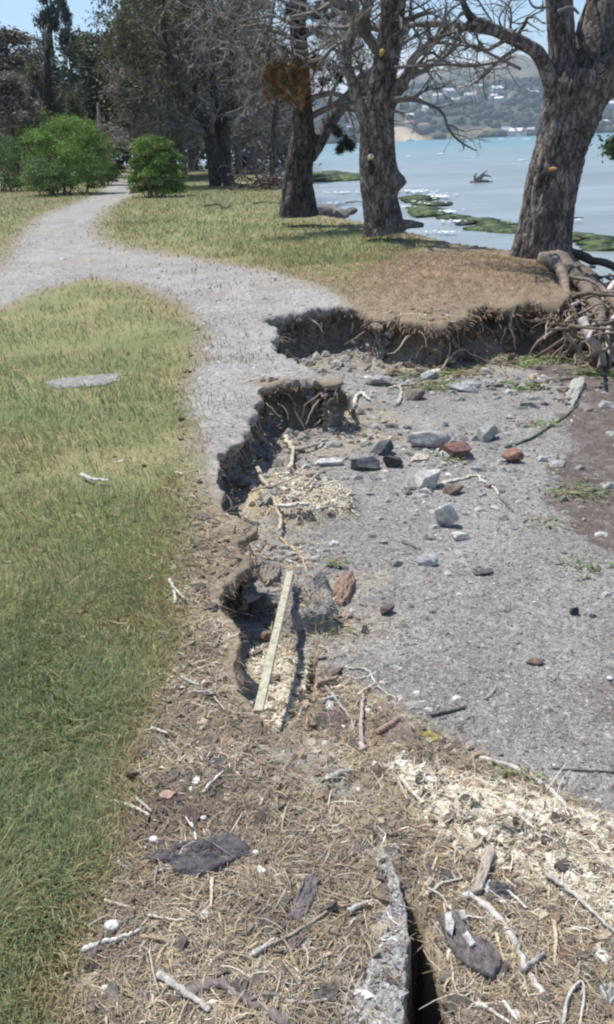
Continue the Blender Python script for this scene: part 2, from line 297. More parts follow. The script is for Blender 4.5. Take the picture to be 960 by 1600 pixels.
def ground(X, Y, warp=True):
    r = np.hypot(X, Y)
    wr = np.clip(r / 4, 0.35, 1.5)
    qx = X + 0.05 * wr * fbm(X, Y, 7, 3, 5) ; qy = Y + 0.05 * wr * fbm(X, Y, 7, 3, 9)
    d, nx, ny = sdf(qx, qy, LIP, True, True)
    d = d + 0.055 * wr * fbm(X, Y, 24 / np.sqrt(wr), 4, 21, 0.6)
    up = 0.02 * fbm(X, Y, 1.7, 4, 1) + 0.012 * fbm(X, Y, 14, 3, 2) + np.where(r > 12, 0.35 * fbm(X, Y, 0.05, 3, 4) * sst(12, 40, r), 0)
    up = up + 0.10 * np.exp(-((X - MOUND[0]) ** 2 / 6 + (Y - MOUND[1]) ** 2 / 4)) * 1.0
    hm = np.exp(-((X - MOUND[0] - .4) ** 2 / 3.0 + (Y - MOUND[1] + .6) ** 2 / 2.6)); up = up + hm * (0.10 - 0.24 * np.exp(-np.clip(d, 0, 9) / 0.45))
    low = np.interp(r, [0, 1.2, 1.7, 2.1, 3, 4.5, 8, 12, 17, 25, 60, 200, 3000], [-.04, -.05, -.08, -.12, -.24, -.31, -.38, -.60, -1.05, -1.5, -2.6, -5, -8])
    low = low - 0.028 * np.clip(X, 0, 3) * sst(1.4, 2.6, r)
    low = low + 0.035 * fbm(X, Y, 2.2, 4, 6) + 0.012 * fbm(X, Y, 16, 3, 7)
    near = r < 7
    def on(poly, closed=True):
        o = np.full(X.shape, -9.0); o[near] = sdf(qx[near], qy[near], poly, closed) * (1 if closed else -1); return o
    pit = on(PIT); low = low - 0.03 * sst(-0.012, 0.012, pit); low = low - 0.30 * sst(0.0, 0.02, pit) * sst(-0.085, -0.05, d) - 0.10 * sst(-0.10, -0.04, d) * sst(0.2, 0.0, np.abs(r - 2.95))
    for ln, wd in TRENCH: low = low - 0.22 * sst(-wd, -wd * 0.5, on(ln, False))
    blk = on(BLOCK); low = low + 0.085 * sst(-0.02, 0.03, blk) * (1 + 1.2 * fbm(X, Y, 14, 3, 37))
    stb = on(STRAWBLK); low = low + 0.07 * sst(-0.06, 0.08, stb)
    hp = on(PALEHEAP); low = low + 0.05 * sst(-0.08, 0.15, hp) + 0.07 * sst(-.05, .05, hp) * fbm(X, Y, 9, 4, 33)
    dc = np.hypot(X - CRK0[0], Y - CRK0[1]); wdt = 0.012 + 0.056 * np.clip(dc / 0.40, 0, 1.1)
    ck = on(CRACK, False); low = low - 0.6 * sst(-wdt, -wdt * 0.88, ck)
    g = np.zeros(X.shape)
    g[near] = sst(0.12, 0.05, -sdf(X[near], Y[near], GENTLE, False) * -1)
    far = sst(14, 18, r)                                             # a plain low bank farther off
    a = lerp(0.035, 0.07 + 0.028 * r, sst(1.85, 2.2, r)); s = np.clip(d / a, -1, 1)
    und = (0.16 + 0.05 * sst(1.8, 3.2, r)) * (1 - sst(9.5, 12, r)) / a * (0.8 + 1.0 * fbm(X, Y, 5, 2, 44)) * sst(1.6, 2.2, r)
    und = np.clip(und, 0, 0.9)
    # profile: top runs to the lip, thin crust, then the wall falls back under it, then the floor
    Dv = np.where(s > 0.3, lerp(0.0, 1.0, (s - 0.3) / 0.7),
         np.where(s > 0.12, 0.0 + 0.06 * (0.3 - s),
         np.where(s > -0.12, lerp(und, 0.0, (s + 0.12) / 0.24),
         np.where(s > -0.5, lerp(und * 0.55, und, (s + 0.5) / 0.38), lerp(-1.0, und * 0.55, (s + 1) / 0.5)))))
    zf = np.where(s > 0.3, 0.0, np.where(s > 0.12, 0.16 * (0.3 - s) / 0.18, np.where(s > -0.12, lerp(0.34, 0.16, (s + 0.12) / 0.24), np.where(s > -0.5, lerp(1.0, 0.34, (s + 0.5) / 0.38), 1.0))))
    zg = 1 - sst(-0.22, 0.16, d)                                      # gentle slope
    k = (1 - g)
    zf = lerp(zg, zf, k); off = (Dv * a - d) * k * (np.abs(d) < a)
    wall = np.exp(-(s / 0.35) ** 2) * k * (np.abs(d) < a)
    off = off + wall * (0.11 * wr) * fbm(X, Y, 15 / np.sqrt(wr), 5, 61, 0.62)
    Z = up * (1 - zf) + low * zf
    Z = Z + wall * 0.06 * wr * fbm(X, Y, 20 / np.sqrt(wr), 4, 71, 0.6)
    crumb = sst(0.25, 0.0, np.abs(d)) * (r < 14); Z = Z + crumb * 0.022 * fbm(X, Y, 30, 4, 73, 0.6)
    rdg = sst(-0.02, 0.02, sdf(X, Y, REDGE)) * (r < 3.2); Z = Z + rdg * (0.008 + 0.045 * fbm(X, Y, 18, 5, 75, 0.65))
    if warp: Xo = X + nx * off; Yo = Y + ny * off
    else: Xo, Yo = X, Y
    return dict(X=Xo, Y=Yo, Z=Z, d=d, s=s, wall=wall, pit=pit, blk=blk, stb=stb, hp=hp, r=r, off=off, ck=ck, g=g, zf=zf, cw=ck + wdt)
def hgt(x, y):
    x = np.atleast_1d(np.asarray(x, float)); y = np.atleast_1d(np.asarray(y, float)); return ground(x, y, False)['Z']
def S(px, py, guess=0.0):                                # the point of the ground seen at a place of the photograph
    z = guess
    for _ in range(5):
        p = G(px, py, z); z = 0.5 * z + 0.5 * float(hgt(p[0], p[1])[0])
    p = G(px, py, z); p[2] = float(hgt(p[0], p[1])[0]); return p

# zones (traced on the terrace level or the beach level)
GRASS1 = GP([(-400, 520), (0, 484), (60, 455), (140, 434), (210, 445), (285, 480), (314, 515), (306, 560), (288, 610), (300, 680), (292, 740), (300, 800), (290, 880), (292, 960), (284, 1040), (250, 1110),
             (236, 1180), (232, 1260), (190, 1350), (150, 1420), (128, 1500), (118, 1620), (90, 1900), (-900, 1900)])
GRASSL = GP([(-600, 420), (0, 415), (22, 372), (60, 338), (130, 312), (150, 300), (180, 280), (190, 268), (-300, 262), (-900, 300)])
GRASSM = GP([(158, 345), (175, 325), (215, 302), (235, 280), (330, 268), (405, 268), (440, 300), (500, 342), (620, 366), (700, 384), (640, 400), (600, 440), (560, 475), (520, 462), (460, 440), (400, 420), (330, 405), (230, 392), (165, 376), (155, 360)])
PATH = GP([(-300, 560), (0, 484), (60, 455), (140, 434), (210, 445), (285, 480), (314, 515), (306, 560), (288, 610), (300, 700), (318, 770), (352, 800), (346, 720), (390, 660), (400, 590), (540, 590), (560, 484), (520, 462), (400, 420), (330, 405), (230, 392), (165, 376),
           (155, 360), (158, 345), (175, 325), (215, 302), (205, 285), (196, 271), (187, 271), (180, 282), (150, 302), (130, 312), (60, 338), (22, 372), (-10, 430)])
STEPST = GP([(66, 598), (110, 590), (185, 584), (190, 594), (150, 604), (80, 606)])
MUD = GP([(830, 575), (980, 560), (1300, 560), (1300, 1010), (960, 908), (895, 888), (868, 860), (866, 790), (885, 700), (905, 640), (860, 600)], -0.48)
MUD2 = GP([(960, 1060), (900, 1090), (880, 1130), (960, 1180), (1100, 1200), (1100, 1050)], -0.3)
DEBRIS = GP([(500, 960), (500, 1010), (560, 1050), (620, 1080), (680, 1130), (750, 1180), (880, 1250), (960, 1290), (1300, 1400), (1300, 1900), (660, 1900), (620, 1370), (560, 1230), (440, 1140), (480, 1040)], -0.12)
REDGE = GP([(588, 1285), (606, 1290), (628, 1350), (650, 1400), (652, 1600), (650, 1800), (500, 1800), (538, 1610), (560, 1540), (592, 1470), (600, 1400), (588, 1330)])
GREYM = GP([(440, 1150), (480, 1140), (530, 1170), (560, 1230), (520, 1240), (400, 1165)])
SEAWEED = GP([(640, 560), (700, 548), (870, 560), (960, 545), (1100, 560), (960, 580), (820, 600), (700, 600)], -0.47)
C = lambda *a: np.array(a)
def palette(g, X, Y):
    r = g['r']; n1 = fbm(X, Y, 3, 4, 101); n2 = fbm(X, Y, 18, 3, 102); n3 = fbm(X, Y, 60, 2, 103)
    o = np.ones(X.shape + (1,))
    def mixc(c, col, m): return c + (np.asarray(col) - c) * np.clip(m, 0, 1)[:, None]
    jx = X + 0.03 * np.clip(r, 1, 6) * fbm(X, Y, 5, 4, 8); jy = Y + 0.03 * np.clip(r, 1, 6) * fbm(X, Y, 5, 4, 12)
    gs1 = sdf(jx, jy, GRASS1); gl = sdf(jx, jy, GRASSL); gm = sdf(jx, jy, GRASSM); pa = sdf(jx, jy, PATH)
    up = 1 - g['zf']
    c = np.tile([0.25, 0.20, 0.145], (len(X), 1))                         # bare earth with straw
    c = mixc(c, [0.30, 0.235, 0.16], 0.5 + 2 * n2)
    c = mixc(c, [0.16, 0.12, 0.09], 2.0 * n1 + 1.5 * n3 * (r < 6))
    # litter zone by the camera: brown
    c = mixc(c, [0.22, 0.17, 0.12], sst(3.0, 1.6, r) * 0.5)
    gz = np.maximum(np.maximum(gs1, gl), gm)
    gw = np.clip(0.03 * r, 0.03, 0.6)
    gmask = sst(-gw, gw, gz)
    gcol = mixc(mixc(np.tile([0.19, 0.21, 0.09], (len(X), 1)), [0.29, 0.26, 0.13], 0.35 + 2.4 * n1), [0.13, 0.17, 0.06], 2 * fbm(X, Y, 1.1, 3, 77) + 0.1)
    c = c + (gcol - c) * (gmask * 0.9)[:, None]
    far = sst(22, 34, r); c = mixc(c, [0.16, 0.15, 0.07], far * 0.7 * (pa < 0))
    # path gravel
    pw = np.clip(0.02 * r, 0.03, 0.4); pm = sst(-pw, pw, pa) * (1 - gmask)
    pcol = mixc(np.tile([0.335, 0.32, 0.30], (len(X), 1)), [0.27, 0.25, 0.23], 0.5 + 2.5 * n1)
    pcol = mixc(pcol, [0.33, 0.27, 0.2], 2.5 * fbm(X, Y, 0.9, 3, 200) - 0.35)
    c = c + (pcol - c) * pm[:, None]
    # brown hump between the grass and the right-hand tree
    b = np.exp(-(((X - MOUND[0] - .2) / 2.6) ** 2 + ((Y - MOUND[1]) / 2.6) ** 2)); c = mixc(c, np.array([0.235, 0.17, 0.11]) * (1 + 1.2 * n2 + .8 * n1)[:, None], b * 1.2 * (pm < 0.3) * (gz < 0.3))
    # grey rough seam beside the crack
    rd = sdf(jx, jy, REDGE); rm = sst(-0.035, 0.015, rd + 0.10 * n2 + 0.05 * n3) * (r < 3.2); c = mixc(c, np.array([0.33, 0.315, 0.28]) * (1 + 0.9 * n3 + .5 * n2)[:, None], rm)
    rm2 = sst(-0.06, 0.05, sdf(jx, jy, GREYM) + .25 * n2 + .1 * n1) * 0.9; c = mixc(c, np.array([0.36, 0.34, 0.30]) * (1 + n3)[:, None], rm2)
    # lower ground
    lo = g['zf']
    bc = mixc(np.tile([0.215, 0.205, 0.19], (len(X), 1)), [0.28, 0.265, 0.245], 0.5 + 2.2 * n1)
    bc = mixc(bc, [0.24, 0.21, 0.18], 3.5 * fbm(X, Y, 0.7, 3, 300) + .1)
    mu = sdf(jx, jy, MUD) + .35 * n1 + .12 * n2; mm = np.maximum(sst(-0.05, 0.05, mu), 0.7 * sst(-0.1, 0.1, sdf(jx, jy, MUD2))); bc = mixc(bc, [0.118, 0.092, 0.078], mm * (0.92 + n2))
    de = sdf(jx, jy, DEBRIS); dm = sst(-0.06, 0.05, de) * (r < 4); dcol = mixc(mixc(np.tile([0.27, 0.215, 0.155], (len(X), 1)), [0.42, 0.36, 0.26], 0.5 + 2.5 * n2), [0.15, 0.115, 0.085], 1.6 * n1 + 1.5 * n3)
    bc = bc + (dcol - bc) * dm[:, None]
    bc = mixc(bc, [0.80, 0.75, 0.64], sst(-0.10, 0.05, g['hp'] + .15 * n1) * (0.95 + 1.0 * n2))
    sm = sst(-0.05, 0.03, g['stb']) + sst(-0.01, 0.01, g['pit']) ; bc = mixc(bc, [0.42, 0.35, 0.235], sm * (0.7 + 2 * n2))
    foot = sst(-0.75, -0.1, g['d']) * sst(2.6, 3.2, r) * (r < 12) * (g['blk'] < 0); bc = mixc(bc, [0.36, 0.30, 0.21], foot * (0.6 + 3 * fbm(X, Y, 6, 3, 310)))
    bc = mixc(bc, [0.115, 0.09, 0.06], sst(9, 10.5, r) * (r < 16) * 0.7)
    c = c * (1 - lo)[:, None] + bc * lo[:, None]
    # exposed face of the bank: dark loam under a grey crust
    c = mixc(c, mixc(np.tile([0.12, 0.09, 0.065], (len(X), 1)), [0.21, 0.165, 0.12], 0.5 + 3 * n2), sst(0.35, 0.8, g['wall']) * (g['s'] < 0.10) * (g['s'] < lerp(0.14, -0.04 + 0.25 * n2, sst(-0.35, 0.0, pa) * (r > 3))))
    return np.clip(c, 0.01, 1), pm * up, gz, de, pa

thetas = np.linspace(math.radians(59), math.radians(1.0), 640); rr = CAMH / np.tan(thetas)
rr = np.concatenate([np.geomspace(0.04, rr[0], 12)[:-1], rr, np.geomspace(rr[-1], 2400, 30)[1:]])
an = np.radians(np.concatenate([np.linspace(-180, -34, 40)[:-1], np.linspace(-34, 34, 560), np.linspace(34, 180, 40)[1:]]))
RR, AN = np.meshgrid(rr, an, indexing='ij'); GX = (RR * np.sin(AN)).ravel(); GY = (RR * np.cos(AN)).ravel()
g = ground(GX, GY); cols, pmask, gz_, de_, pa_ = palette(g, GX, GY)
Vt = np.stack([g['X'], g['Y'], g['Z']], 1); nr, na = RR.shape
I = (np.arange(nr - 1)[:, None] * na + np.arange(na - 1)[None]).ravel(); Q = np.stack([I, I + 1, I + na + 1, I + na], 1)
fz = g['zf'][Q].mean(1); fp = pmask[Q].mean(1); fde = sst(-0.06, 0.05, de_)[Q].mean(1) * (g['r'][Q[:, 0]] < 4)
isb = (fz > 0.5) & (fde < 0.5); isp = (~isb) & (fp > 0.5); isg = ~(isb | isp)
def sheet(name, sel, m):
    q = Q[sel]; u, inv = np.unique(q.ravel(), return_inverse=True)
    return Geo().add(Vt[u], q=inv.reshape(-1, 4), c=cols[u]).build(name, m, kind='structure')
sheet('ground', isg, M_soil); sheet('path', isp, M_gravel); sheet('beach', isb, M_beach)

# ------------------------------------------------------------------ water
wr_ = np.concatenate([np.geomspace(9, 120, 260), np.geomspace(120, 6000, 60)[1:]]); wa = np.radians(np.linspace(-45, 60, 300))
WR, WA = np.meshgrid(wr_, wa, indexing='ij'); wx = (WR * np.sin(WA)).ravel(); wy = (WR * np.cos(WA)).ravel()
wz = WATER_Z + (0.10 * fbm(wx * 0.5, wy * 1.4, 0.55, 4, 91) + 0.03 * fbm(wx, wy * 1.6, 2.6, 3, 95)) * sst(160, 60, wy)
I = (np.arange(len(wr_) - 1)[:, None] * 300 + np.arange(299)[None]).ravel()
Geo().add(np.stack([wx, wy, wz], 1), q=np.stack([I, I + 1, I + 301, I + 300], 1)).build('water', M_water, kind='structure')

# ------------------------------------------------------------------ far hills, their woods and houses
def hillz(x, y):
    rise = sst(1500, 1950, y + 90 * fbm(x, y, 0.004, 3, 5)); H = 92 + 40 * fbm(x, y, 0.0022, 4, 6) + np.interp(x, [-900, 0, 120, 320, 600, 900, 2000], [-20, -25, -15, 0, 6, 14, 20])
    z = H * rise + 18 * fbm(x, y, 0.012, 4, 7) * rise
    z2 = np.interp(x, [-1500, -200, 250, 420, 640, 760, 900, 1300, 2600], [120, 105, 130, 185, 208, 170, 120, 130, 160]) * sst(2150, 2750, y) * (1 + 0.12 * fbm(x, y, 0.006, 3, 8))
    cl = G(632, 222, 0); cx = D(628, 215, 1480)[0]
    cliff = 22 * np.exp(-((x - cx) / 28) ** 2) * sst(1462, 1475, y) * (y < 1700)
    return np.maximum(np.maximum(z, z2), cliff) - 6 * sst(1460, 1380, y) - 1.2
hx, hy = np.meshgrid(np.linspace(-1600, 2800, 320), np.concatenate([np.linspace(1380, 2200, 90), np.linspace(2200, 3400, 60)[1:]])); sh = hx.shape; hx = hx.ravel(); hy = hy.ravel(); hzv = hillz(hx, hy)
hc = np.tile([0.075, 0.085, 0.045], (len(hx), 1)); tan_ = np.array([0.26, 0.22, 0.13])
mk = np.clip(sst(2150, 2450, hy) * 0.9 + 3.0 * (fbm(hx, hy, 0.007, 4, 15) - 0.07), 0, 1)[:, None]; hc = hc + (tan_ - hc) * mk
cxx = D(628, 215, 1480)[0]; mc = (np.exp(-((hx - cxx) / 34) ** 2) * (hy < 1560))[:, None]; hc = hc + (np.array([0.55, 0.45, 0.31]) - hc) * np.clip(mc * 1.4, 0, 1)
I = (np.arange(sh[0] - 1)[:, None] * sh[1] + np.arange(sh[1] - 1)[None]).ravel()
M_hill = vmat('hillside', 0.95, 0.03, 0.3, 0)
Geo().add(np.stack([hx, hy, hzv], 1), q=np.stack([I, I + 1, I + sh[1] + 1, I + sh[1]], 1), c=hc).build('hills', M_hill, kind='structure')

def ico(sub=1):
    t = (1 + 5 ** .5) / 2
    v = [(-1, t, 0), (1, t, 0), (-1, -t, 0), (1, -t, 0), (0, -1, t), (0, 1, t), (0, -1, -t), (0, 1, -t), (t, 0, -1), (t, 0, 1), (-t, 0, -1), (-t, 0, 1)]
    f = [(0, 11, 5), (0, 5, 1), (0, 1, 7), (0, 7, 10), (0, 10, 11), (1, 5, 9), (5, 11, 4), (11, 10, 2), (10, 7, 6), (7, 1, 8), (3, 9, 4), (3, 4, 2), (3, 2, 6), (3, 6, 8), (3, 8, 9), (4, 9, 5), (2, 4, 11), (6, 2, 10), (8, 6, 7), (9, 8, 1)]
    v = [np.array(a, float) / np.linalg.norm(a) for a in v]
    for _ in range(sub):
        nf = []; cache = {}
        def mid(a, b):
            k = (min(a, b), max(a, b))
            if k not in cache: m = v[a] + v[b]; v.append(m / np.linalg.norm(m)); cache[k] = len(v) - 1
            return cache[k]
        for a, b, c in f: ab, bc, ca = mid(a, b), mid(b, c), mid(c, a); nf += [(a, ab, ca), (b, bc, ab), (c, ca, bc), (ab, bc, ca)]
        f = nf
    return np.array(v), np.array(f)
IC0, IF0 = ico(0); IC3, IF3 = ico(3)
n = 5200; tx = rng.uniform(-300, 1500, n); ty = rng.uniform(1490, 2350, n)
keep = (fbm(tx, ty, 0.007, 4, 15) < 0.12) & (rng.random(n) < 1.2 - sst(1950, 2350, ty)) & (np.abs(tx - cxx) > 40); tx, ty = tx[keep], ty[keep]; n = len(tx)
sz = rng.uniform(5, 12, (n, 1, 1)); v = IC0[None] * sz * (1 + 0.5 * (rng.random((n, 12, 1)) - .5)) * np.array([1, 1, 0.85]); v = v + np.stack([tx, ty, hillz(tx, ty) + 2], 1)[:, None]
tri = IF0[None] + np.arange(n)[:, None, None] * 12
cc = np.array([0.035, 0.05, 0.025]) * rng.uniform(0.6, 1.7, (n, 1, 1)) * np.ones((1, 12, 1))
Geo().add(v, t=tri, c=cc).build('hillside_trees', M_leaf, kind='stuff', label='dark woods covering the far hillside across the bay', cat='woods', smooth=True)

# houses on the far hillside
def house_meshes():
    a, b, h, rf = 6.5, 4.5, 5.0, 2.6
    V = [(-a, -b, -3), (a, -b, -3), (a, b, -3), (-a, b, -3), (-a, -b, h), (a, -b, h), (a, b, h), (-a, b, h), (-a, 0, h + rf), (a, 0, h + rf)]
    wq = [(0, 1, 5, 4), (1, 2, 6, 5), (2, 3, 7, 6), (3, 0, 4, 7)]
    e = 0.5; R_ = [(-a - e, -b - e, h - .25), (a + e, -b - e, h - .25), (a + e, 0, h + rf + .15), (-a - e, 0, h + rf + .15), (a + e, b + e, h - .25), (-a - e, b + e, h - .25)]
    R2 = [(x, y, z + .3) for x, y, z in R_]
    rq = [(0, 1, 2, 3), (3, 2, 4, 5), (6, 9, 8, 7), (9, 11, 10, 8), (0, 6, 7, 1), (5, 4, 10, 11)]
    return V, wq, R_ + R2, rq
V_, wq, RV, rq = house_meshes()
HW = {}; 
for nm, c in (('white', (0.8, 0.78, 0.74)), ('grey', (0.5, 0.5, 0.5)), ('cream', (0.7, 0.62, 0.48))):
    gg = Geo().add(V_, q=wq, t=[(4, 7, 8), (5, 9, 6)], c=c); HW[nm] = gg
hpx = [(665, 150), (690, 148), (700, 152), (722, 146), (735, 158), (760, 146), (775, 147), (790, 150), (668, 176), (658, 180), (640, 187), (662, 203), (650, 163), (712, 163), (780, 161), (800, 152), (815, 158), (822, 146), (806, 214), (812, 216), (790, 213), (930, 200), (945, 195), (955, 206),
       (735, 142), (750, 141), (770, 156), (745, 152), (685, 158), (697, 171), (835, 150), (640, 200), (830, 208), (938, 178), (952, 170), (925, 208), (628, 168), (548, 205), (508, 203)]
protoH = {}
for i, (px, py) in enumerate(hpx):
    best = None
    for yy in np.linspace(1490, 2500, 200):
        p = D(px, py, yy); dz = p[2] - float(hillz(p[0], p[1]))
        if dz < 0: best = p; break
        
    if best is None: continue
    kd = ('white', 'white', 'grey', 'cream')[i % 4]; p = best; p[2] = float(hillz(p[0], p[1])) + 1.0
    where = 'just right of the middle tree' if 565 < px < 672 else ('far left, between the trunks' if px < 565 else ('in the middle of the gap' if px < 745 else ('left of the leaning tree' if px < 900 else 'right of the leaning tree')))
    row = 'down by the far shore' if py > 192 else ('high on the far hillside' if py < 153 else 'halfway up the far hillside')
    lab = 'small %s house %s, %s' % (kd, row, where)
    _u = {'white': 'small white house among the trees on the far hillside', 'grey': 'small grey house among the trees on the far hillside', 'cream': 'small cream house among the trees on the far hillside'}[kd]
    e = empty('house', p, lab, 'house', 'houses on the far hillside'); e.rotation_euler.z = random.Random(i).uniform(-0.6, 0.6); s_ = random.Random(i + 50).uniform(0.8, 1.7); e.scale = (s_, s_, s_)
    if kd not in protoH:
        a_ = HW[kd].build('wall', M_house, smooth=False); rc = {'white': (0.45, 0.44, 0.45), 'grey': (0.75, 0.75, 0.76), 'cream': (0.3, 0.16, 0.12)}[kd]
        b_ = Geo().add(RV, q=rq, c=rc).build('roof', M_house, smooth=False); a_.parent = e; b_.parent = e; protoH[kd] = (a_, b_)
    else:
        for o in protoH[kd]:
            c_ = o.copy(); COL.objects.link(c_); c_.parent = e
# ------------------------------------------------------------------ trees
def cdepth(p): return float((np.asarray(p) - np.array([0, 0, CAMH])) @ (-CRn[:, 2]))
def limb(pts, y, K=40, sides=28, rough=0.10, dy=None, flare=0.0, seed=1, lump=0.07):
    """pts (px, py, width px): a limb with fissured bark at distance y (dy: how far it leans towards / away at each point)"""
    P = []; R = []
    for i, (a, b, w_) in enumerate(pts):
        p = D(a, b, y + (dy[i] if dy is not None else 0)); P.append(p); R.append(w_ / 2 * cdepth(p) / FPX)
    P = spline(P, K); R = np.interp(np.linspace(0, len(R) - 1, K), np.arange(len(R)), R)
    v, q = tubes(P[None], R[None], sides)
    v = v.reshape(K, sides, 3); th = np.arange(sides) * 2 * np.pi / sides; s = np.concatenate([[0], np.cumsum(np.linalg.norm(P[1:] - P[:-1], axis=1))])[:, None]
    m = R.mean(); cx, sx = np.cos(th)[None], np.sin(th)[None]
    fz_ = 1 - np.abs(2 * fbm(cx * 5.0 + s * 1.3, sx * 5.0 - s * 0.9, 1.6, 4, seed)) * 2.4
    lp = fbm(cx * 1.3 + s * 1.2, sx * 1.3 + s * 1.1, 1.0, 3, seed + 7)
    fl = flare * np.exp(-s / 0.45) * (0.5 + 0.9 * np.maximum(0, np.sin(th[None] * 3 + seed) * 0.6 + np.sin(th[None] * 5 + 2 * seed) * 0.5))
    k = (rough * (fz_ - 0.6) + lump * 2.4 * lp + fl)[..., None]
    v = P[:, None] + (v - P[:, None]) * (1 + k)
    return Geo_add(v.reshape(-1, 3), q, sides, K), P, R
def Geo_add(v, q, sides, K): return (v, q, caps(1, K, sides))
def add_limb(G_, L, c): G_.add(L[0], q=L[1], t=L[2], c=c); return G_
def twigset(G_, levels, c, sides=3):
    for P, R in levels:
        v, q = tubes(P, R, sides); cc = np.asarray(c)[None] * np.repeat(rng.uniform(0.65, 1.35, (len(P), 1)), P.shape[1] * sides, 0)
        G_.add(v, q=q, c=cc)
def branching(P0, R0, n1, n2, n3, l1=2.0, l2=0.55, l3=0.45, ang=0.9, lo=0.3, pull=(0, 0, 0.02), K=(7, 5, 4), minr=0.008, wander=0.22):
    """three levels of side branches from given limbs"""
    lv = []; S1, d, L, r = kids(P0, R0, n1, lo, 1, ang, 1, 0.45, lenref=l1)
    A = grow(S1, d, L, np.maximum(r, minr * 2), K[0], wander, pull, 0.25); lv.append(A)
    if n2:
        S2, d, L, r = kids(A[0], A[1], n2, 0.2, 1, 0.8, l2, 0.6); B = grow(S2, d, L, np.maximum(r, minr), K[1], wander * 1.1, pull, 0.3); lv.append(B)
        if n3: S3, d, L, r = kids(B[0], B[1], n3, 0.2, 1, 0.7, l3, 0.7); E = grow(S3, d, L, np.maximum(r, minr * 0.7), K[2], wander * 1.2, pull, 0.4); lv.append(E)
    return lv
def tips(lv, frac=1.0):
    P = lv[-1][0]; t = P[:, -1]; return t[rng.random(len(t)) < frac]
def padP(L, K): return L

BK = C(0.205, 0.178, 0.158); GREY = C(0.33, 0.305, 0.285)
# --- right-hand tree on the edge of the bank
YA = 12.2
baseA = D(845, 402, YA); tA = empty('tree', (baseA[0], baseA[1], 0), 'thick leaning grey tree at the bank edge with bare roots spilling down its right side', 'tree', 'old trees along the shore')
def rel(P, t): return P
def part(G_, name, m, t, **k):
    o = G_.build(name, m, origin=tuple(t.location), **k); o.parent = t; o.location = (0, 0, 0); return o
g_ = Geo(); LA, PA, RA = limb([(846, 412, 92), (849, 378, 84), (857, 320, 78), (867, 270, 78), (880, 219, 80), (894, 175, 88), (904, 140, 96), (912, 112, 86)], YA, 170, 120, 0.12, flare=0.10, seed=3, lump=0.12)
add_limb(g_, LA, BK * 1.15); part(g_, 'trunk', M_bark, tA)
g_ = Geo(); L1, P1, R1 = limb([(893, 190, 62), (884, 130, 52), (878, 70, 42), (874, 0, 42), (868, -120, 36), (850, -300, 24)], YA, 60, 40, 0.10, seed=5); add_limb(g_, L1, BK); part(g_, 'limb', M_bark, tA)
g_ = Geo(); L2, P2, R2 = limb([(918, 150, 80), (928, 90, 68), (936, 40, 62), (948, -10, 52), (975, -120, 44), (1010, -300, 30)], YA, 60, 40, 0.10, seed=6, dy=[0, .1, .2, .3, .5, .7]); add_limb(g_, L2, BK); part(g_, 'limb', M_bark, tA)
g_ = Geo(); L3, P3, R3 = limb([(912, 150, 44), (935, 122, 42), (962, 98, 36), (1010, 70, 30), (1090, 20, 22)], YA, 90, 60, 0.18, seed=8, dy=[-.05, -.22, -.32, -.3, -.2], lump=.15); add_limb(g_, L3, BK * 1.35); part(g_, 'limb', M_bark, tA)
g_ = Geo(); L4, P4, R4 = limb([(880, 180, 30), (862, 132, 24), (844, 88, 22), (826, 73, 20), (797, 58, 19), (767, 44, 17), (738, 29, 13), (724, 4, 9), (716, -20, 7)], YA, 60, 24, 0.10, seed=9, dy=[0, -.1, -.3, -.5, -.6, -.8, -.9, -1, -1.1]); add_limb(g_, L4, GREY * 0.7)
L5, P5, R5 = limb([(775, 50, 13), (735, 44, 11), (705, 38, 10), (680, 36, 8), (640, 38, 6)], YA, 40, 16, 0.1, seed=10, dy=[-.8, -.9, -1, -1, -1]); add_limb(g_, L5, GREY * 0.8); part(g_, 'branch', M_bark, tA)
g_ = Geo(); LS = []
for pl in ([(814, 108, 5), (788, 95, 5), (753, 78, 4), (725, 66, 4), (697, 55, 3)], [(800, 88, 4), (788, 95, 4), (738, 103, 4), (680, 100, 3.5), (630, 105, 2)], [(735, 44, 6), (705, 52, 5), (690, 58, 4), (672, 80, 3)], [(797, 58, 4), (780, 30, 3), (800, 0, 2)], [(720, 40, 3), (668, 18, 2.5), (640, -5, 2)], [(826, 73, 4), (790, 60, 3), (760, 20, 3), (742, -10, 2)], [(745, 50, 3), (748, 75, 2), (741, 110, 1.6)], [(860, 10, 4), (838, 12, 4), (828, 2, 3), (822, -20, 3)], [(873, 18, 7), (893, 12, 6), (905, 22, 3)]):
    a, p, r = limb(pl, YA, 14, 6, 0.05, dy=[-.7] * len(pl)); add_limb(g_, a, GREY * 0.55); LS.append((p, r))
lv = branching(np.stack([p for p, r in LS[:7]] ), np.stack([r for p, r in LS[:7]]), 9, 4, 2, l1=0.75, minr=0.0035, lo=0.1, pull=(0, 0, -0.02)); twigset(g_, lv, GREY * 0.5)
lv = branching(P4[None, 20:], R4[None, 20:], 15, 4, 2, l1=1.1, minr=0.004, lo=0.1, pull=(-0.02, 0, 0.0)); twigset(g_, lv, GREY * 0.5)
lv = branching(P1[None, 30:], R1[None, 30:], 14, 6, 2, l1=2.0, minr=0.006, pull=(0, 0, 0.03)); twigset(g_, lv, GREY * 0.5)
part(g_, 'twigs', M_twig, tA)
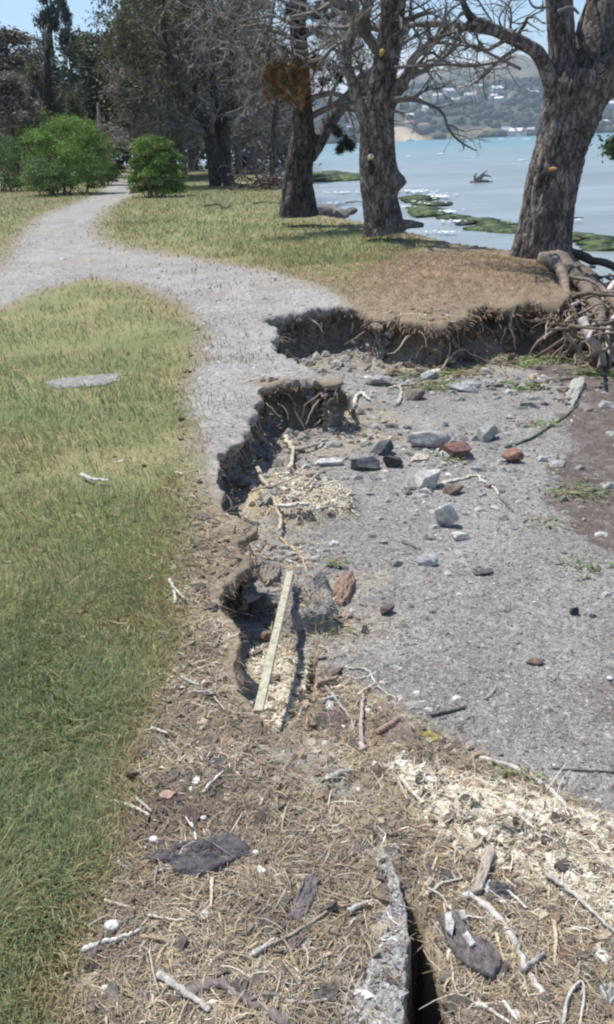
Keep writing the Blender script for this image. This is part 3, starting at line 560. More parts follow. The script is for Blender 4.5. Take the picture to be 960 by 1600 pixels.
# scars and stub
def disc(px, py, y, w, h, c, name, t, lab=None, fwd=0.0):
    p = D(px, py, y); k = cdepth(p) / FPX; n = 14; a = np.arange(n) * 2 * np.pi / n; jit = rng.uniform(0.85, 1.15, n)
    e1, e2, e3 = CRn[:, 0], CRn[:, 1], CRn[:, 2]
    rim = p + (np.cos(a) * jit)[:, None] * e1 * w / 2 * k + (np.sin(a) * jit)[:, None] * e2 * h / 2 * k; back = rim - e3 * 0.25; V = np.concatenate([rim + e3 * fwd, back, [p + e3 * (fwd + 0.01)]])
    q = [(i, (i + 1) % n, n + (i + 1) % n, n + i) for i in range(n)]; tt = [(2 * n, (i + 1) % n, i) for i in range(n)]
    g_ = Geo().add(V, q=q, t=tt, c=c); return part(g_, name, M_wood, t, label=lab, smooth=False)
rA = RA[0]
disc(865, 263, YA - 0.34, 13, 5, C(0.62, 0.36, 0.13), 'broken_stub', tA, 'orange broken branch stub')
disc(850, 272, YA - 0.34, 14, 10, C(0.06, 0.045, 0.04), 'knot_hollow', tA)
# exposed roots
rootstart = [((868, 400), (905, 440), (935, 500), (955, 560)), ((880, 395), (925, 425), (965, 470), (990, 540)), ((872, 405), (893, 450), (900, 500), (898, 545)), ((858, 410), (872, 450), (880, 500), (866, 545)), ((885, 395), (940, 415), (990, 430), (1050, 500)), ((875, 400), (915, 470), (925, 530), (940, 560)), ((885, 400), (950, 440), (985, 520), (1000, 560))]
GREYR = C(.215, .168, .13)
for i, pl in enumerate(rootstart):
    P = np.array([G(pl[0][0], pl[0][1], 0.10), G(*pl[1], -0.06), G(*pl[2], -0.2), G(*pl[3], -0.52)]); P[0] += C(0, 0.25, 0); P[1:3] += rng.normal(size=(2, 3)) * 0.10
    P = spline(P, 34); P[2:-1] += np.cumsum(rng.normal(size=(31, 3)) * 0.02, 0) * 0.7; R = np.interp(np.linspace(0, 1, 34), [0, .2, .5, 1], [0.11, 0.075, 0.05, 0.025]) * rng.uniform(0.7, 1.15)
    v, q = tubes(P[None], R[None], 14, 0.3); v = v + 0.02 * fbm(v[:, 0] * 3 + v[:, 2], v[:, 1] * 3 - v[:, 2], 4, 3, i)[:, None]
    g_ = Geo().add(v, q=q, t=caps(1, 34, 14), c=GREYR * rng.uniform(0.6, 1.1)); part(g_, 'root', M_root, tA)
    Sx, dx_, Lx, rx_ = kids(P[None, 6:], R[None, 6:], 7, 0.1, 1, 0.9, 0.5, 0.5); Bx = grow(Sx, dx_ + C(0, -.3, -.5), np.maximum(Lx, .3), np.maximum(rx_, .012), 9, 0.3, (0, 0, -.08), .3); Bx[0][..., 2] = np.clip(Bx[0][..., 2], -.62, P[6, 2] - .02)
    v, q = tubes(Bx[0], Bx[1], 7, .15); part(Geo().add(v, q=q, c=GREYR * np.repeat(rng.uniform(.6, 1.5, (len(Sx), 1)), 63, 0)), 'root_tangle', M_root, tA, kind='stuff')
for pl, w_, c in (([(950, 436), (938, 452), (926, 474), (934, 496), (958, 512), (985, 520)], 9, 0.62), ([(905, 520), (915, 500), (922, 478), (912, 462)], 5, 0.5), ([(962, 470), (940, 500), (936, 530), (946, 556)], 7, 0.5), ([(884, 470), (905, 462), (925, 455), (958, 440)], 5, 0.45), ([(898, 492), (910, 520), (926, 540), (930, 560)], 12, 0.4)):
    P = spline([G(a, b, z) + C(0, -.25, 0) for (a, b), z in zip(pl, np.linspace(0.0, -0.4, len(pl)))], 18); R = np.full(18, w_ / 2 * 9.5 / FPX) * np.linspace(1.1, 0.6, 18)
    v, q = tubes(P[None], R[None], 8, 0.2); g_ = Geo().add(v, q=q, t=caps(1, 18, 8), c=C(1, .92, .8) * c); part(g_, 'root', M_root, tA, label='pale bleached root')
st = np.array([G(rng.uniform(872, 990), rng.uniform(425, 520), -0.1) for _ in range(150)]) + C(0, -.1, 0); A_ = grow(st, np.tile([0.3, -0.5, -0.7], (150, 1)) + rng.normal(size=(150, 3)) * 0.7, rng.uniform(0.25, 0.8, 150), rng.uniform(0.008, 0.03, 150), 8, 0.35, (0, 0, -0.08), 0.3)
A_[0][..., 2] = np.clip(A_[0][..., 2], -0.62, -0.02)
g_ = Geo(); v, q = tubes(A_[0], A_[1], 5); g_.add(v, q=q, c=GREYR * np.repeat(rng.uniform(0.5, 1.6, (150, 1)), 40, 0)); part(g_, 'fine_roots', M_root, tA, kind='stuff')

# --- middle tree
YB = 15.6; baseB = D(602, 358, YB); tB = empty('tree', (baseB[0], baseB[1], 0), 'straight grey tree with a nose-like burl and pale saw cuts beside the water', 'tree', 'old trees along the shore')
g_ = Geo(); LB, PB, RB = limb([(602, 364, 66), (599, 340, 57), (594, 310, 52), (592, 284, 55), (591, 257, 58), (590, 225, 54), (590, 180, 50), (596, 135, 42), (606, 85, 37), (612, 40, 37), (616, 0, 37), (622, -120, 34), (628, -320, 24)], YB, 180, 110, 0.11, flare=0.08, seed=13, lump=0.07)
bp = D(612, 284, YB - 0.1); vv = LB[0]; dd = np.linalg.norm(vv - bp, axis=1); vv[:, 0] += 0.20 * np.exp(-((vv[:, 2] - bp[2]) / 0.14) ** 2) * np.clip((vv[:, 0] - bp[0] + 0.15) / 0.3, 0, 1)
add_limb(g_, LB, BK * 1.1); part(g_, 'trunk', M_bark, tB)
g_ = Geo(); a, p, r = limb([(620, 352, 20), (640, 350, 14), (662, 352, 6)], YB, 12, 12, 0.1, dy=[-.2, -.3, -.4]); add_limb(g_, a, BK); part(g_, 'root', M_bark, tB)
g_ = Geo(); LBl, PBl, RBl = limb([(572, 190, 22), (562, 165, 21), (549, 122, 17), (541, 92, 15), (548, 60, 17), (560, 35, 17), (575, 10, 16), (590, -60, 14), (580, -160, 8)], YB, 60, 24, 0.09, seed=15, dy=np.linspace(-.1, -.9, 9)); add_limb(g_, LBl, GREY * 0.75); part(g_, 'limb', M_bark, tB)
g_ = Geo(); LBr, PBr, RBr = limb([(606, 168, 24), (620, 142, 21), (635, 120, 16), (646, 92, 13), (670, 70, 11), (689, 54, 9), (700, 40, 6)], YB, 50, 20, 0.09, seed=16, dy=np.linspace(0, -.9, 7)); add_limb(g_, LBr, GREY * 0.65); part(g_, 'limb', M_bark, tB)
g_ = Geo(); LS = []
for pl in ([(615, 156, 8), (643, 152, 7), (652, 150, 6), (658, 143, 4)], [(620, 158, 7), (643, 156, 6), (670, 163, 5), (692, 176, 4.5), (700, 198, 4), (712, 215, 3.5), (728, 227, 3), (746, 236, 1.6)], [(617, 106, 7), (640, 104, 4.5), (700, 101, 4), (760, 100, 3), (790, 92, 2)], [(630, 36, 10), (665, 38, 9), (705, 38, 7)], [(640, 108, 3), (660, 112, 3), (682, 111, 2)], [(570, 70, 5), (540, 85, 4), (515, 70, 3)], [(562, 105, 5), (540, 108, 5), (520, 100, 3)], [(628, 20, 4), (660, 8, 3), (690, -15, 2)], [(572, 40, 4), (600, 12, 3), (580, -20, 3)]):
    a, p, r = limb(pl, YB, 14, 7, 0.05, dy=[-.5] * len(pl)); add_limb(g_, a, GREY * 0.5); LS.append((p, r))
lv = branching(np.stack([p for p, r in LS]), np.stack([r for p, r in LS]), 6, 3, 2, l1=0.8, minr=0.0045, lo=0.3, pull=(0, 0, -0.02)); twigset(g_, lv, GREY * 0.5)
lv = branching(PBl[None], RBl[None], 13, 4, 2, l1=1.4, minr=0.005, lo=0.3, pull=(-0.04, 0, 0.0)); twigset(g_, lv, GREY * 0.6); tB_t = tips(lv, 0.25)
lv = branching(PBr[None, 15:], RBr[None, 15:], 10, 4, 2, l1=1.0, minr=0.005, lo=0.1, pull=(0.02, 0, 0.0)); twigset(g_, lv, GREY * 0.5)
lv = branching(PB[None, 70:], RB[None, 70:], 8, 5, 2, l1=2.4, minr=0.006, pull=(0, 0, 0.02)); twigset(g_, lv, GREY * 0.5)
part(g_, 'twigs', M_twig, tB)
disc(580, 244, YB - 0.33, 11, 6, C(0.75, 0.68, 0.5), 'saw_cut', tB, 'pale saw cut above the dark hollow'); disc(597, 80, YB - 0.22, 8, 8, C(0.68, 0.5, 0.16), 'saw_cut', tB, 'yellow saw cut high on the trunk')
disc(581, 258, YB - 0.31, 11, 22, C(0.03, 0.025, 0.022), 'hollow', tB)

# --- dark tree with a forked trunk, left of it
YC = 19.0; baseC = D(467, 330, YC); tC = empty('tree', (baseC[0], baseC[1], 0), 'dark forked tree with rust-brown needles hanging before its trunk', 'tree', 'old trees along the shore')
g_ = Geo(); LC, PC, RC = limb([(467, 338, 58), (466, 315, 52), (465, 285, 46), (468, 257, 42), (474, 225, 42), (474, 200, 33), (473, 160, 29), (470, 100, 27), (466, 40, 25), (462, -40, 22), (455, -220, 14)], YC, 140, 80, 0.14, flare=0.08, seed=23); add_limb(g_, LC, BK * 0.62); part(g_, 'trunk', M_bark, tC)
g_ = Geo(); LCr, PCr, RCr = limb([(484, 245, 24), (498, 222, 23), (511, 197, 22), (530, 170, 22), (552, 147, 21), (575, 122, 18), (600, 95, 15), (640, 40, 10)], YC, 60, 28, 0.09, seed=24, dy=np.linspace(0, .8, 8)); add_limb(g_, LCr, GREY * 0.55); part(g_, 'limb', M_bark, tC)
g_ = Geo(); LS = []
for pl in ([(470, 70, 8), (440, 52, 6), (410, 48, 5), (372, 52, 4), (340, 72, 3)], [(468, 45, 7), (430, 25, 5), (395, 30, 4), (350, 20, 3), (320, 40, 3)], [(466, 20, 6), (430, -5, 5), (385, -10, 4), (350, -25, 3), (310, -15, 3)], [(472, 60, 6), (498, 48, 5), (520, 60, 4), (535, 88, 3), (540, 120, 2)], [(470, 30, 6), (505, 10, 5), (530, 18, 4), (552, 40, 3), (560, 70, 2)], [(474, 110, 5), (500, 98, 4), (515, 82, 3), (530, 60, 2), (545, 50, 2)], [(474, 120, 5), (455, 85, 4), (435, 70, 3), (420, 88, 2.5), (412, 110, 2)]):
    a, p, r = limb(pl, YC, 14, 7, 0.05, dy=[-.2, -.6, -1, -1.3, -1.6]); add_limb(g_, a, GREY * 0.8); LS.append((p, r))
lv = branching(np.stack([p for p, r in LS]), np.stack([r for p, r in LS]), 14, 5, 4, l1=1.3, minr=0.006, lo=0.15, pull=(0, 0, -0.06), wander=0.32); twigset(g_, lv, GREY * 1.0); tC_t = tips(lv, 0.3)
lv2 = branching(PC[None, 45:], RC[None, 45:], 16, 5, 3, l1=2.2, minr=0.006, pull=(0, -0.02, 0.0)); twigset(g_, lv2, GREY * 0.6)
lv3 = branching(PCr[None, 20:], RCr[None, 20:], 12, 5, 3, l1=1.4, minr=0.006, pull=(0, 0, 0.0)); twigset(g_, lv3, GREY * 0.5); t3 = tips(lv3, 0.3)
part(g_, 'twigs', M_twig, tC)
def needles(C0, n, ln, c, w_=0.006):
    M = len(C0) * n; p = np.repeat(C0, n, 0); d = unit(rng.normal(size=(M, 3)) + C(0, 0, -0.25)); s = unit(np.cross(d, rng.normal(size=(M, 3)))) * w_; e = p + d * ln * rng.uniform(0.6, 1.2, (M, 1))
    v = np.stack([p - s, p + s, e], 1).reshape(-1, 3); cc = np.repeat(np.asarray(c) if np.ndim(c) == 2 else np.tile(c, (len(C0), 1)), n * 3, 0) * np.repeat(rng.uniform(0.6, 1.4, (M, 1)), 3, 0)
    return v, np.arange(M * 3).reshape(-1, 3), cc
cl = [];  cc = []
for cx_, cy_, rx_, ry_, m_ in ((425, 110, 16, 14, 34), (448, 120, 16, 18, 34), (470, 105, 16, 16, 34), (472, 135, 16, 14, 24), (440, 145, 12, 10, 14), (490, 90, 14, 12, 20), (418, 130, 8, 8, 10)):
    for _ in range(m_):
        a = rng.normal(size=2) * 0.85; cl.append(D(cx_ + a[0] * rx_, cy_ + a[1] * ry_, YC - 1.0 + rng.uniform(-.35, .35))); cc.append(C(0.34, 0.15, 0.05) if rng.random() < 0.5 else (C(0.09, 0.12, 0.035) if rng.random() < .7 else C(0.35, 0.17, 0.05)))
v, t, c_ = needles(np.array(cl), 26, 0.16, np.array(cc), 0.006); g_ = Geo().add(v, t=t, c=c_)
part(g_, 'needles', M_leaf, tC, label='rust and green hanging needle tufts')
def pixcl(lst, y, m_, sp):
    o = []
    for a, b, s_ in lst:
        for _ in range(m_): o.append(D(a + rng.normal() * s_ * sp, b + rng.normal() * s_ * sp, y + rng.uniform(-.6, .6)))
    return np.array(o)
dk = pixcl([(515, 12, 16), (500, 30, 10), (540, 8, 14), (505, 128, 7), (520, 105, 6), (495, 100, 8), (528, 206, 5), (540, 222, 6), (548, 228, 4), (532, 232, 4), (530, 118, 6), (480, 15, 12), (455, 10, 10), (550, 22, 8)], YC - 0.5, 16, 0.6)
v, t, c_ = needles(dk, 36, 0.12, C(0.045, 0.055, 0.03), 0.008); v2, t2, c2 = needles(np.concatenate([tC_t, t3]), 10, 0.10, C(0.10, 0.085, 0.05), 0.006)
g_ = Geo().add(v, t=t, c=c_).add(v2, t=t2, c=c2); part(g_, 'foliage', M_leaf, tC)

# --- spreading many-stemmed tree beyond
b_ = G(346, 287); YD = b_[1]; tD = empty('tree', (b_[0], b_[1], 0), 'spreading dark tree with several stems and dense dead grey twigs', 'tree', 'old trees along the shore')
g_ = Geo(); LIMD = []
for i, pl in enumerate(([(344, 292, 34), (338, 262, 26), (334, 234, 24), (325, 205, 17), (314, 185, 14), (296, 162, 13), (278, 134, 13), (265, 94, 13), (256, 56, 12), (252, 0, 12), (240, -80, 8)], [(352, 290, 32), (350, 262, 24), (352, 234, 18), (352, 205, 15), (372, 160, 11), (390, 120, 9), (404, 90, 6), (420, 50, 5), (430, 0, 4)],
                      [(346, 250, 18), (342, 210, 14), (336, 160, 12), (330, 110, 10), (322, 60, 9), (318, 0, 8), (300, -80, 6)], [(352, 230, 12), (356, 190, 11), (360, 140, 10), (362, 90, 9), (370, 40, 8), (380, -20, 6)], [(300, 166, 10), (305, 130, 9), (300, 90, 8), (290, 40, 7), (285, -30, 6)], [(285, 140, 8), (250, 110, 6), (220, 90, 5), (190, 70, 4)], [(350, 210, 8), (375, 185, 6), (395, 178, 5), (420, 160, 3)])):
    a, p, r = limb(pl, YD, 40, 20, 0.1, seed=30 + i, dy=np.linspace(0, -2 + i * 0.7, len(pl)), flare=0.1 if i < 2 else 0); add_limb(g_, a, BK * (0.42 if i != 6 else 2)); LIMD.append((p, r))
part(g_, 'trunk', M_bark, tD)
PP = np.stack([p for p, r in LIMD]); RRr = np.stack([r for p, r in LIMD])
g_ = Geo(); lv = branching(PP, RRr, 13, 6, 6, l1=3.0, minr=0.014, lo=0.25, pull=(0, 0, -0.02), wander=0.26); twigset(g_, lv, GREY * 0.62); part(g_, 'twigs', M_twig, tD)
allt = lv[-1][0][:, -1]; tt = np.array([[(CRn.T @ (p - C(0, 0, CAMH)))[0] / -(CRn.T @ (p - C(0, 0, CAMH)))[2] * FPX + 480, 800 - (CRn.T @ (p - C(0, 0, CAMH)))[1] / -(CRn.T @ (p - C(0, 0, CAMH)))[2] * FPX] for p in allt])
fo = allt[((tt[:, 0] < 300) & (rng.random(len(tt)) < 0.8)) | ((tt[:, 1] < 40) & (rng.random(len(tt)) < 0.5)) | (rng.random(len(tt)) < 0.12)]
v, q = leafquads(fo, 0.10, 7, 0.22, 0.35); cc = C(0.10, 0.095, 0.045) * np.repeat(rng.uniform(0.5, 1.6, (len(v) // 4, 1)), 4, 0); cc[:, 0] *= np.repeat(rng.uniform(0.7, 1.2, len(v) // 4), 4)
g_ = Geo().add(v, q=q, c=cc); part(g_, 'crown', M_leaf, tD)

# --- slim dark tree between, and wood beyond
def wood_tree(seed, H=12.0, rad=3.6, nb=40, lf=9000, c=C(0.05, 0.055, 0.03), lo=0.2, leaf=0.16, dead=0.35, layered=False, grey=0.5, density=1):
    global rng
    old = rng; rng = np.random.default_rng(seed)
    lean = rng.normal(size=2) * 0.04 * H
    P = spline([(0, 0, -0.3), (lean[0] * .3, lean[1] * .3, H * 0.35), (lean[0] * .7, lean[1] * .7, H * 0.7), (lean[0], lean[1], H)], 14); R = np.linspace(0.32, 0.04, 14) * H / 12
    gt = Geo(); v, q = tubes(P[None], R[None], 10, 0.12); gt.add(v, q=q, c=BK * 0.75)
    S1, d, L, r = kids(P[None], R[None], nb, lo, 0.98, 1.25, 1, 0.35, lenref=rad)
    hh = S1[:, 2] / H; L = rad * np.clip(1.25 - hh * 0.95, 0.22, 1) * rng.uniform(0.55, 1.1, nb); d[:, 2] = np.abs(d[:, 2]) * 0.5 + 0.05
    A = grow(S1, d, L, np.maximum(r, 0.03), 7, 0.13, (0, 0, 0.04), 0.25); v, q = tubes(A[0], A[1], 5); gt.add(v, q=q, c=GREY * grey)
    S2, d2, L2_, r2 = kids(A[0], A[1], 7, 0.25, 1, 0.8, 0.5, 0.5); B = grow(S2, d2, L2_, np.maximum(r2, 0.014), 5, 0.25, (0, 0, 0.02), 0.3); v, q = tubes(B[0], B[1], 3); gt.add(v, q=q, c=GREY * grey * 1.1)
    S3, d3, L3_, r3 = kids(B[0], B[1], 3, 0.3, 1, 0.8, 0.6, 0.7); E = grow(S3, d3, L3_, np.maximum(r3, 0.012), 3, 0.25, (0, 0, 0), 0.4)
    v, q = tubes(E[0], E[1], 3); gt.add(v, q=q, c=GREY * grey * 1.1)
    ends = np.concatenate([B[0][:, -1], E[0][:, -1], B[0][:, 3]]); zz = ends[:, 2] / H; keep = rng.random(len(ends)) < np.clip(1 - dead + (zz - 0.4) * 0.9, 0.12, 1) * density
    ends = ends[keep]; k = max(3, lf // len(ends)); v, q = leafquads(ends, leaf, k, np.array([0.36, 0.36, 0.2]) * (0.6 if layered else 1), 0.42)
    M = len(v) // 4; clump = np.repeat(rng.uniform(0.55, 1.5, len(ends)), k)[:, None]; cc = c * clump * rng.uniform(0.6, 1.4, (M, 1)); cc = np.repeat(cc, 4, 0)
    gl_ = Geo().add(v, q=q, c=cc); rng = old; return gt, gl_
WT = {}
specs = {'pine': dict(seed=1, c=C(0.08, 0.10, 0.06), nb=60, dead=0.1), 'brown': dict(seed=2, c=C(0.19, 0.165, 0.13), nb=52, dead=0.35, grey=0.8), 'olive': dict(seed=3, c=C(0.15, 0.155, 0.085), nb=50, dead=0.2), 'grey': dict(seed=4, c=C(0.24, 0.215, 0.19), nb=56, dead=0.6, grey=1.0),
         'thin': dict(seed=5, c=C(0.07, 0.085, 0.06), nb=34, lf=4200, rad=2.4, lo=0.45, layered=True, dead=0, density=0.8)}
def place_wood(kind, px, y, top, label, wid=1.0, rz=0, group='trees of the wood behind the path'):
    base = D(px, 230, y); base[2] = float(hgt(base[0], base[1])[0]); p = D(px, top, y); Hh = p[2] - base[2]
    e = empty('tree', base, label, 'tree', group); s_ = Hh / 12.0; e.scale = (s_ * wid, s_ * wid, s_); e.rotation_euler.z = rz
    if kind not in WT:
        a, b = wood_tree(**specs[kind]); A = a.build('trunk', M_twig); B = b.build('crown', M_leaf); A.parent = e; B.parent = e; WT[kind] = (A, B)
    else:
        for o in WT[kind]: c_ = o.copy(); COL.objects.link(c_); c_.parent = e
    return e
for i, (k, px, y, top, wd, lab) in enumerate([
    ('pine', -70, 66, 52, 1.3, 'dark pine tree at the far left edge of the wood'), ('brown', -20, 62, 56, 1.4, 'brown-tinged bushy tree at the left edge of the photo, behind the shrubs'),
    ('brown', 38, 66, 52, 1.5, 'brown-tinged broad tree topping the wood above the big shrub'), ('pine', 72, 60, 90, 1.2, 'dark blue-green tree below the tall thin pine'),
    ('thin', 100, 80, -42, 0.6, 'tall thin pine rising above the skyline of the wood'), ('thin', 124, 84, -5, 0.42, 'second thin pine leaning beside the tallest pine'), ('olive', 88, 56, 110, 1.2, 'olive tree over the middle of the shrub bank'),
    ('pine', 142, 78, 56, 1.3, 'dark tree under the gap of sky left of the spreading tree'), ('grey', 20, 52, 120, 1.6, 'low grey leafless tree above the left-hand shrubs'), ('pine', 165, 60, 62, 1.2, 'dark tree over the end of the gravel path'),
    ('olive', 214, 52, 0, 0.85, 'tall olive-green tree left of the spreading tree'), ('olive', 228, 56, -30, 1.1, 'tall olive tree with bare lower branches above the round bush'), ('grey', 210, 50, 110, 1.3, 'grey twiggy tree just behind the round bush'),
    ('brown', 268, 60, 10, 1.2, 'brown tree behind the leaning stem of the spreading tree'), ('grey', 285, 54, 90, 1.2, 'grey leafless tree close behind the spreading tree, on its left'), ('pine', 300, 74, 0, 1.4, 'dark pine far behind the spreading tree'),
    ('olive', 340, 66, -10, 1.3, 'olive tree showing through the crown of the spreading tree'), ('grey', 372, 60, 60, 1.3, 'grey twiggy tree right of the spreading tree stems'), ('brown', 396, 72, 0, 1.2, 'brown tree behind the hanging rust needles'),
    ('grey', 425, 66, 70, 1.0, 'thin grey tree nearest the shore at the right end of the wood'), ('pine', -130, 60, 30, 1.5, 'dark tree outside the left edge of the photo'), ('olive', 118, 54, 150, 0.8, 'small light olive tree behind the big shrub')]):
    place_wood(k, px, y, top, lab, wd, rz=i * 1.9)
# slim trunk by the shore
def stem_tree(pts, y, label, c=BK, nm='tree', tw=12):
    p = D(pts[0][0], pts[0][1], y); t = empty(nm, (p[0], p[1], float(hgt(p[0], p[1])[0])), label, 'tree', 'trees of the wood behind the path'); g_ = Geo(); a, P, R = limb(pts, y, 30, 14, 0.08, seed=4); add_limb(g_, a, c); part(g_, 'trunk', M_bark, t)
    if tw: g_ = Geo(); lv = branching(P[None], R[None], tw, 5, 3, l1=1.6, minr=0.012, lo=0.3, pull=(0, 0, 0.03)); twigset(g_, lv, GREY * 0.6); part(g_, 'twigs', M_twig, t, kind='stuff')
stem_tree([(430, 262, 12), (430, 235, 10), (429, 190, 10), (433, 150, 8), (430, 90, 6)], 45, 'slim dark trunk between the spreading tree and the forked tree', BK * 0.7)
stem_tree([(155, 222, 5), (155, 190, 5), (153, 160, 4)], 48, 'short pale dead trunk behind the big shrub', GREY * 1.4, tw=0)
stem_tree([(258, 232, 5), (258, 205, 4), (256, 180, 4), (250, 150, 3)], 50, 'thin pale trunk just behind the round bush', GREY * 1.2, tw=5)
stem_tree([(72, 225, 16), (72, 180, 15), (74, 140, 12), (74, 60, 8)], 54, 'dark thick trunk above the big shrub', BK * 0.35, tw=14)
# far dark wood closing the view
n = 1800; px_ = rng.uniform(-700, 470, n); P = np.array([D(a, 228, y_) for a, y_ in zip(px_, rng.uniform(92, 130, n))]); P[:, 2] = rng.uniform(0, 1, n) ** 0.7 * 8.0 * (1 - sst(380, 470, px_) * .6)
v, q = leafquads(P, 0.45, 14, 1.0, 0.6); cc = np.repeat(C(0.035, 0.042, 0.026) * rng.uniform(0.5, 1.7, (len(v) // 4, 1)), 4, 0); Geo().add(v, q=q, c=cc).build('far_wood', M_leaf, kind='stuff', label='dark far wood closing the view behind the trees', cat='woods')

# --- shrubs
def bush(px, py, wpx, hpx, c, n, label, leaf=0.042, name='shrub', seed=0, dead=0.0):
    r0 = np.random.default_rng(900 + seed); b = G(px, py); b[2] = float(hgt(b[0], b[1])[0]); k = cdepth(b) / FPX; rx = wpx / 2 * k; H = hpx * k
    t = empty(name, b, label, 'shrub', 'green shrubs beside the path')
    nl = max(36, int(wpx * 0.95)); ct = []
    for i in range(nl):
        a = r0.uniform(0, 2 * np.pi); u = r0.uniform(0, 1) ** 0.45; hh = r0.uniform(0.0, 1)
        env = max(0.02, 1 - abs((hh - 0.40) / 0.62) ** 2.8) ** 0.45; ct.append((math.cos(a) * rx * u * env * 0.8, math.sin(a) * rx * 0.8 * u * env, H * (0.06 + hh * 0.84), rx * r0.uniform(0.11, 0.33)))
    ct = np.array(ct); ct[:, 2] = np.minimum(ct[:, 2], H - ct[:, 3] * 0.7)
    idx = r0.integers(0, nl, n); d = unit(r0.normal(size=(n, 3))); d[:, 2] = np.abs(d[:, 2]) * 0.8 - 0.15; rad_ = ct[idx, 3] * (r0.uniform(0.55, 1.18, n) + (r0.random(n) < .12) * r0.uniform(0, .55, n)) 
    P = ct[idx, :3] + d * rad_[:, None] * np.array([1, 1, 0.9]); P[:, 2] = np.maximum(P[:, 2], 0.06)
    a_ = unit(d + r0.normal(size=(n, 3)) * 1.1); b2 = unit(np.cross(a_, r0.normal(size=(n, 3)))); c2 = np.cross(a_, b2); s_ = leaf * r0.uniform(0.6, 1.3, (n, 1))
    v = np.stack([P - b2 * s_, P + c2 * s_ * 0.5, P + b2 * s_, P - c2 * s_ * 0.5], 1) ; cl_ = r0.uniform(0.7, 1.35, nl)[idx]
    cc = c * cl_[:, None] * r0.uniform(0.65, 1.4, (n, 1)); dd = r0.random(n) < dead + .02; cc[dd] = C(0.22, 0.16, 0.09); cc = np.repeat(cc, 4, 0)
    o = Geo().add(v.reshape(-1, 3), q=np.arange(4 * n).reshape(-1, 4), c=cc).build('foliage', M_leaf); o.parent = t
    m = 16; st_ = np.stack([r0.uniform(-.35, .35, m) * rx, r0.uniform(-.3, .3, m) * rx, np.full(m, -.03)], 1); en = ct[r0.integers(0, nl, m), :3]; f = np.linspace(0, 1, 6)[None, :, None]; PP = st_[:, None] * (1 - f) + en[:, None] * f + r0.normal(size=(m, 6, 3)) * 0.03
    v, q = tubes(PP, np.linspace(1, 0.4, 6)[None] * r0.uniform(0.015, 0.035, m)[:, None], 5); o = Geo().add(v, q=q, c=BK).build('stems', M_twig); o.parent = t
GB = C(0.165, 0.265, 0.06)
bush(249, 306, 100, 92, GB, 26000, 'round bright green bush standing alone right of the path', seed=1, dead=0.05)
bush(112, 302, 150, 116, GB * 1.08, 30000, 'biggest green shrub left of the path', seed=2, dead=0.03)
bush(14, 300, 92, 84, GB * C(0.85, 0.85, 1.2), 9000, 'green shrub at the left edge of the photo', seed=3)
bush(76, 306, 84, 58, GB * C(1.1, 0.95, 1.6), 7000, 'low grey-green shrub in front of the biggest shrub', seed=4)
bush(166, 290, 56, 78, GB * C(0.8, 0.8, 1), 7000, 'darker green shrub leaning over the path side', seed=5)
bush(60, 288, 150, 108, GB * C(1.0, 0.9, 0.9), 9000, 'lighter shrub behind the row, above the others', 0.07, seed=6)
bush(-50, 300, 80, 90, GB * 0.9, 5000, 'green shrub just outside the left edge of the photo', 0.07, seed=7)
bush(178, 276, 44, 66, C(0.06, 0.075, 0.03), 4000, 'dull olive shrub where the path disappears', 0.08, seed=8)
bush(232, 268, 60, 44, C(0.045, 0.055, 0.03), 4000, 'dark low shrub behind the round bush', 0.08, seed=9)
bush(385, 262, 80, 40, C(0.05, 0.06, 0.03), 4000, 'dark low shrub right of the spreading tree', 0.08, seed=10)
bush(300, 262, 50, 40, C(0.14, 0.15, 0.06), 3000, 'pale yellowish shrub left of the spreading tree stems', 0.08, seed=11)
# leafy branch end showing at the right edge
o = D(962, 225, 16); t = empty('leafy_branch', o, 'dark green leafy branch end showing at the right edge over the water', 'branch'); P = np.array([D(962 + rng.normal() * 9, 226 + rng.normal() * 8, 16 + rng.uniform(-.2, .2)) for _ in range(40)]); v, q = leafquads(P, 0.05, 12, 0.06, 0.45)
part(Geo().add(v, q=q, c=np.repeat(C(0.07, 0.10, 0.035) * rng.uniform(.6, 1.5, (len(v) // 4, 1)), 4, 0)), 'foliage', M_leaf, t); Pb = spline([D(1080, 215, 16), D(1010, 228, 16), D(965, 226, 16)], 10); v, q = tubes(Pb[None], np.linspace(.03, .01, 10)[None], 6); part(Geo().add(v, q=q, c=BK), 'twig', M_twig, t)

# ------------------------------------------------------------------ scattered cover
def view_sample(n, th0=57, th1=2.0, half=31):
    th = np.radians(rng.uniform(th1, th0, n)); a = np.radians(rng.uniform(-half, half, n)); r = CAMH / np.tan(th); return r * np.sin(a), r * np.cos(a), r
def blades(X, Y, Z, L, W, lean, dirn, col, name, m, lift=0.0, **k):
    n = len(X); b = np.stack([X, Y, Z + lift], 1); a = rng.uniform(0, 2 * np.pi, n); s = np.stack([np.cos(a), np.sin(a), 0 * a], 1) * (W / 2)[:, None]
    h = np.stack([np.cos(dirn), np.sin(dirn), 0 * dirn], 1); up = C(0, 0, 1)
    mid = b + (up * np.cos(lean * 0.6)[:, None] + h * np.sin(lean * 0.6)[:, None]) * (L * 0.55)[:, None]; tip = mid + (up * np.cos(lean * 1.5)[:, None] + h * np.sin(lean * 1.5)[:, None]) * (L * 0.5)[:, None]
    v = np.stack([b - s, b + s, mid + s * 0.8, mid - s * 0.8, tip], 1).reshape(-1, 3); i = np.arange(n)[:, None] * 5
    return Geo().add(v, q=np.concatenate([i, i + 1, i + 2, i + 3], 1), t=np.concatenate([i + 3, i + 2, i + 4], 1), c=np.repeat(col, 5, 0)).build(name, m, kind='stuff', **k)
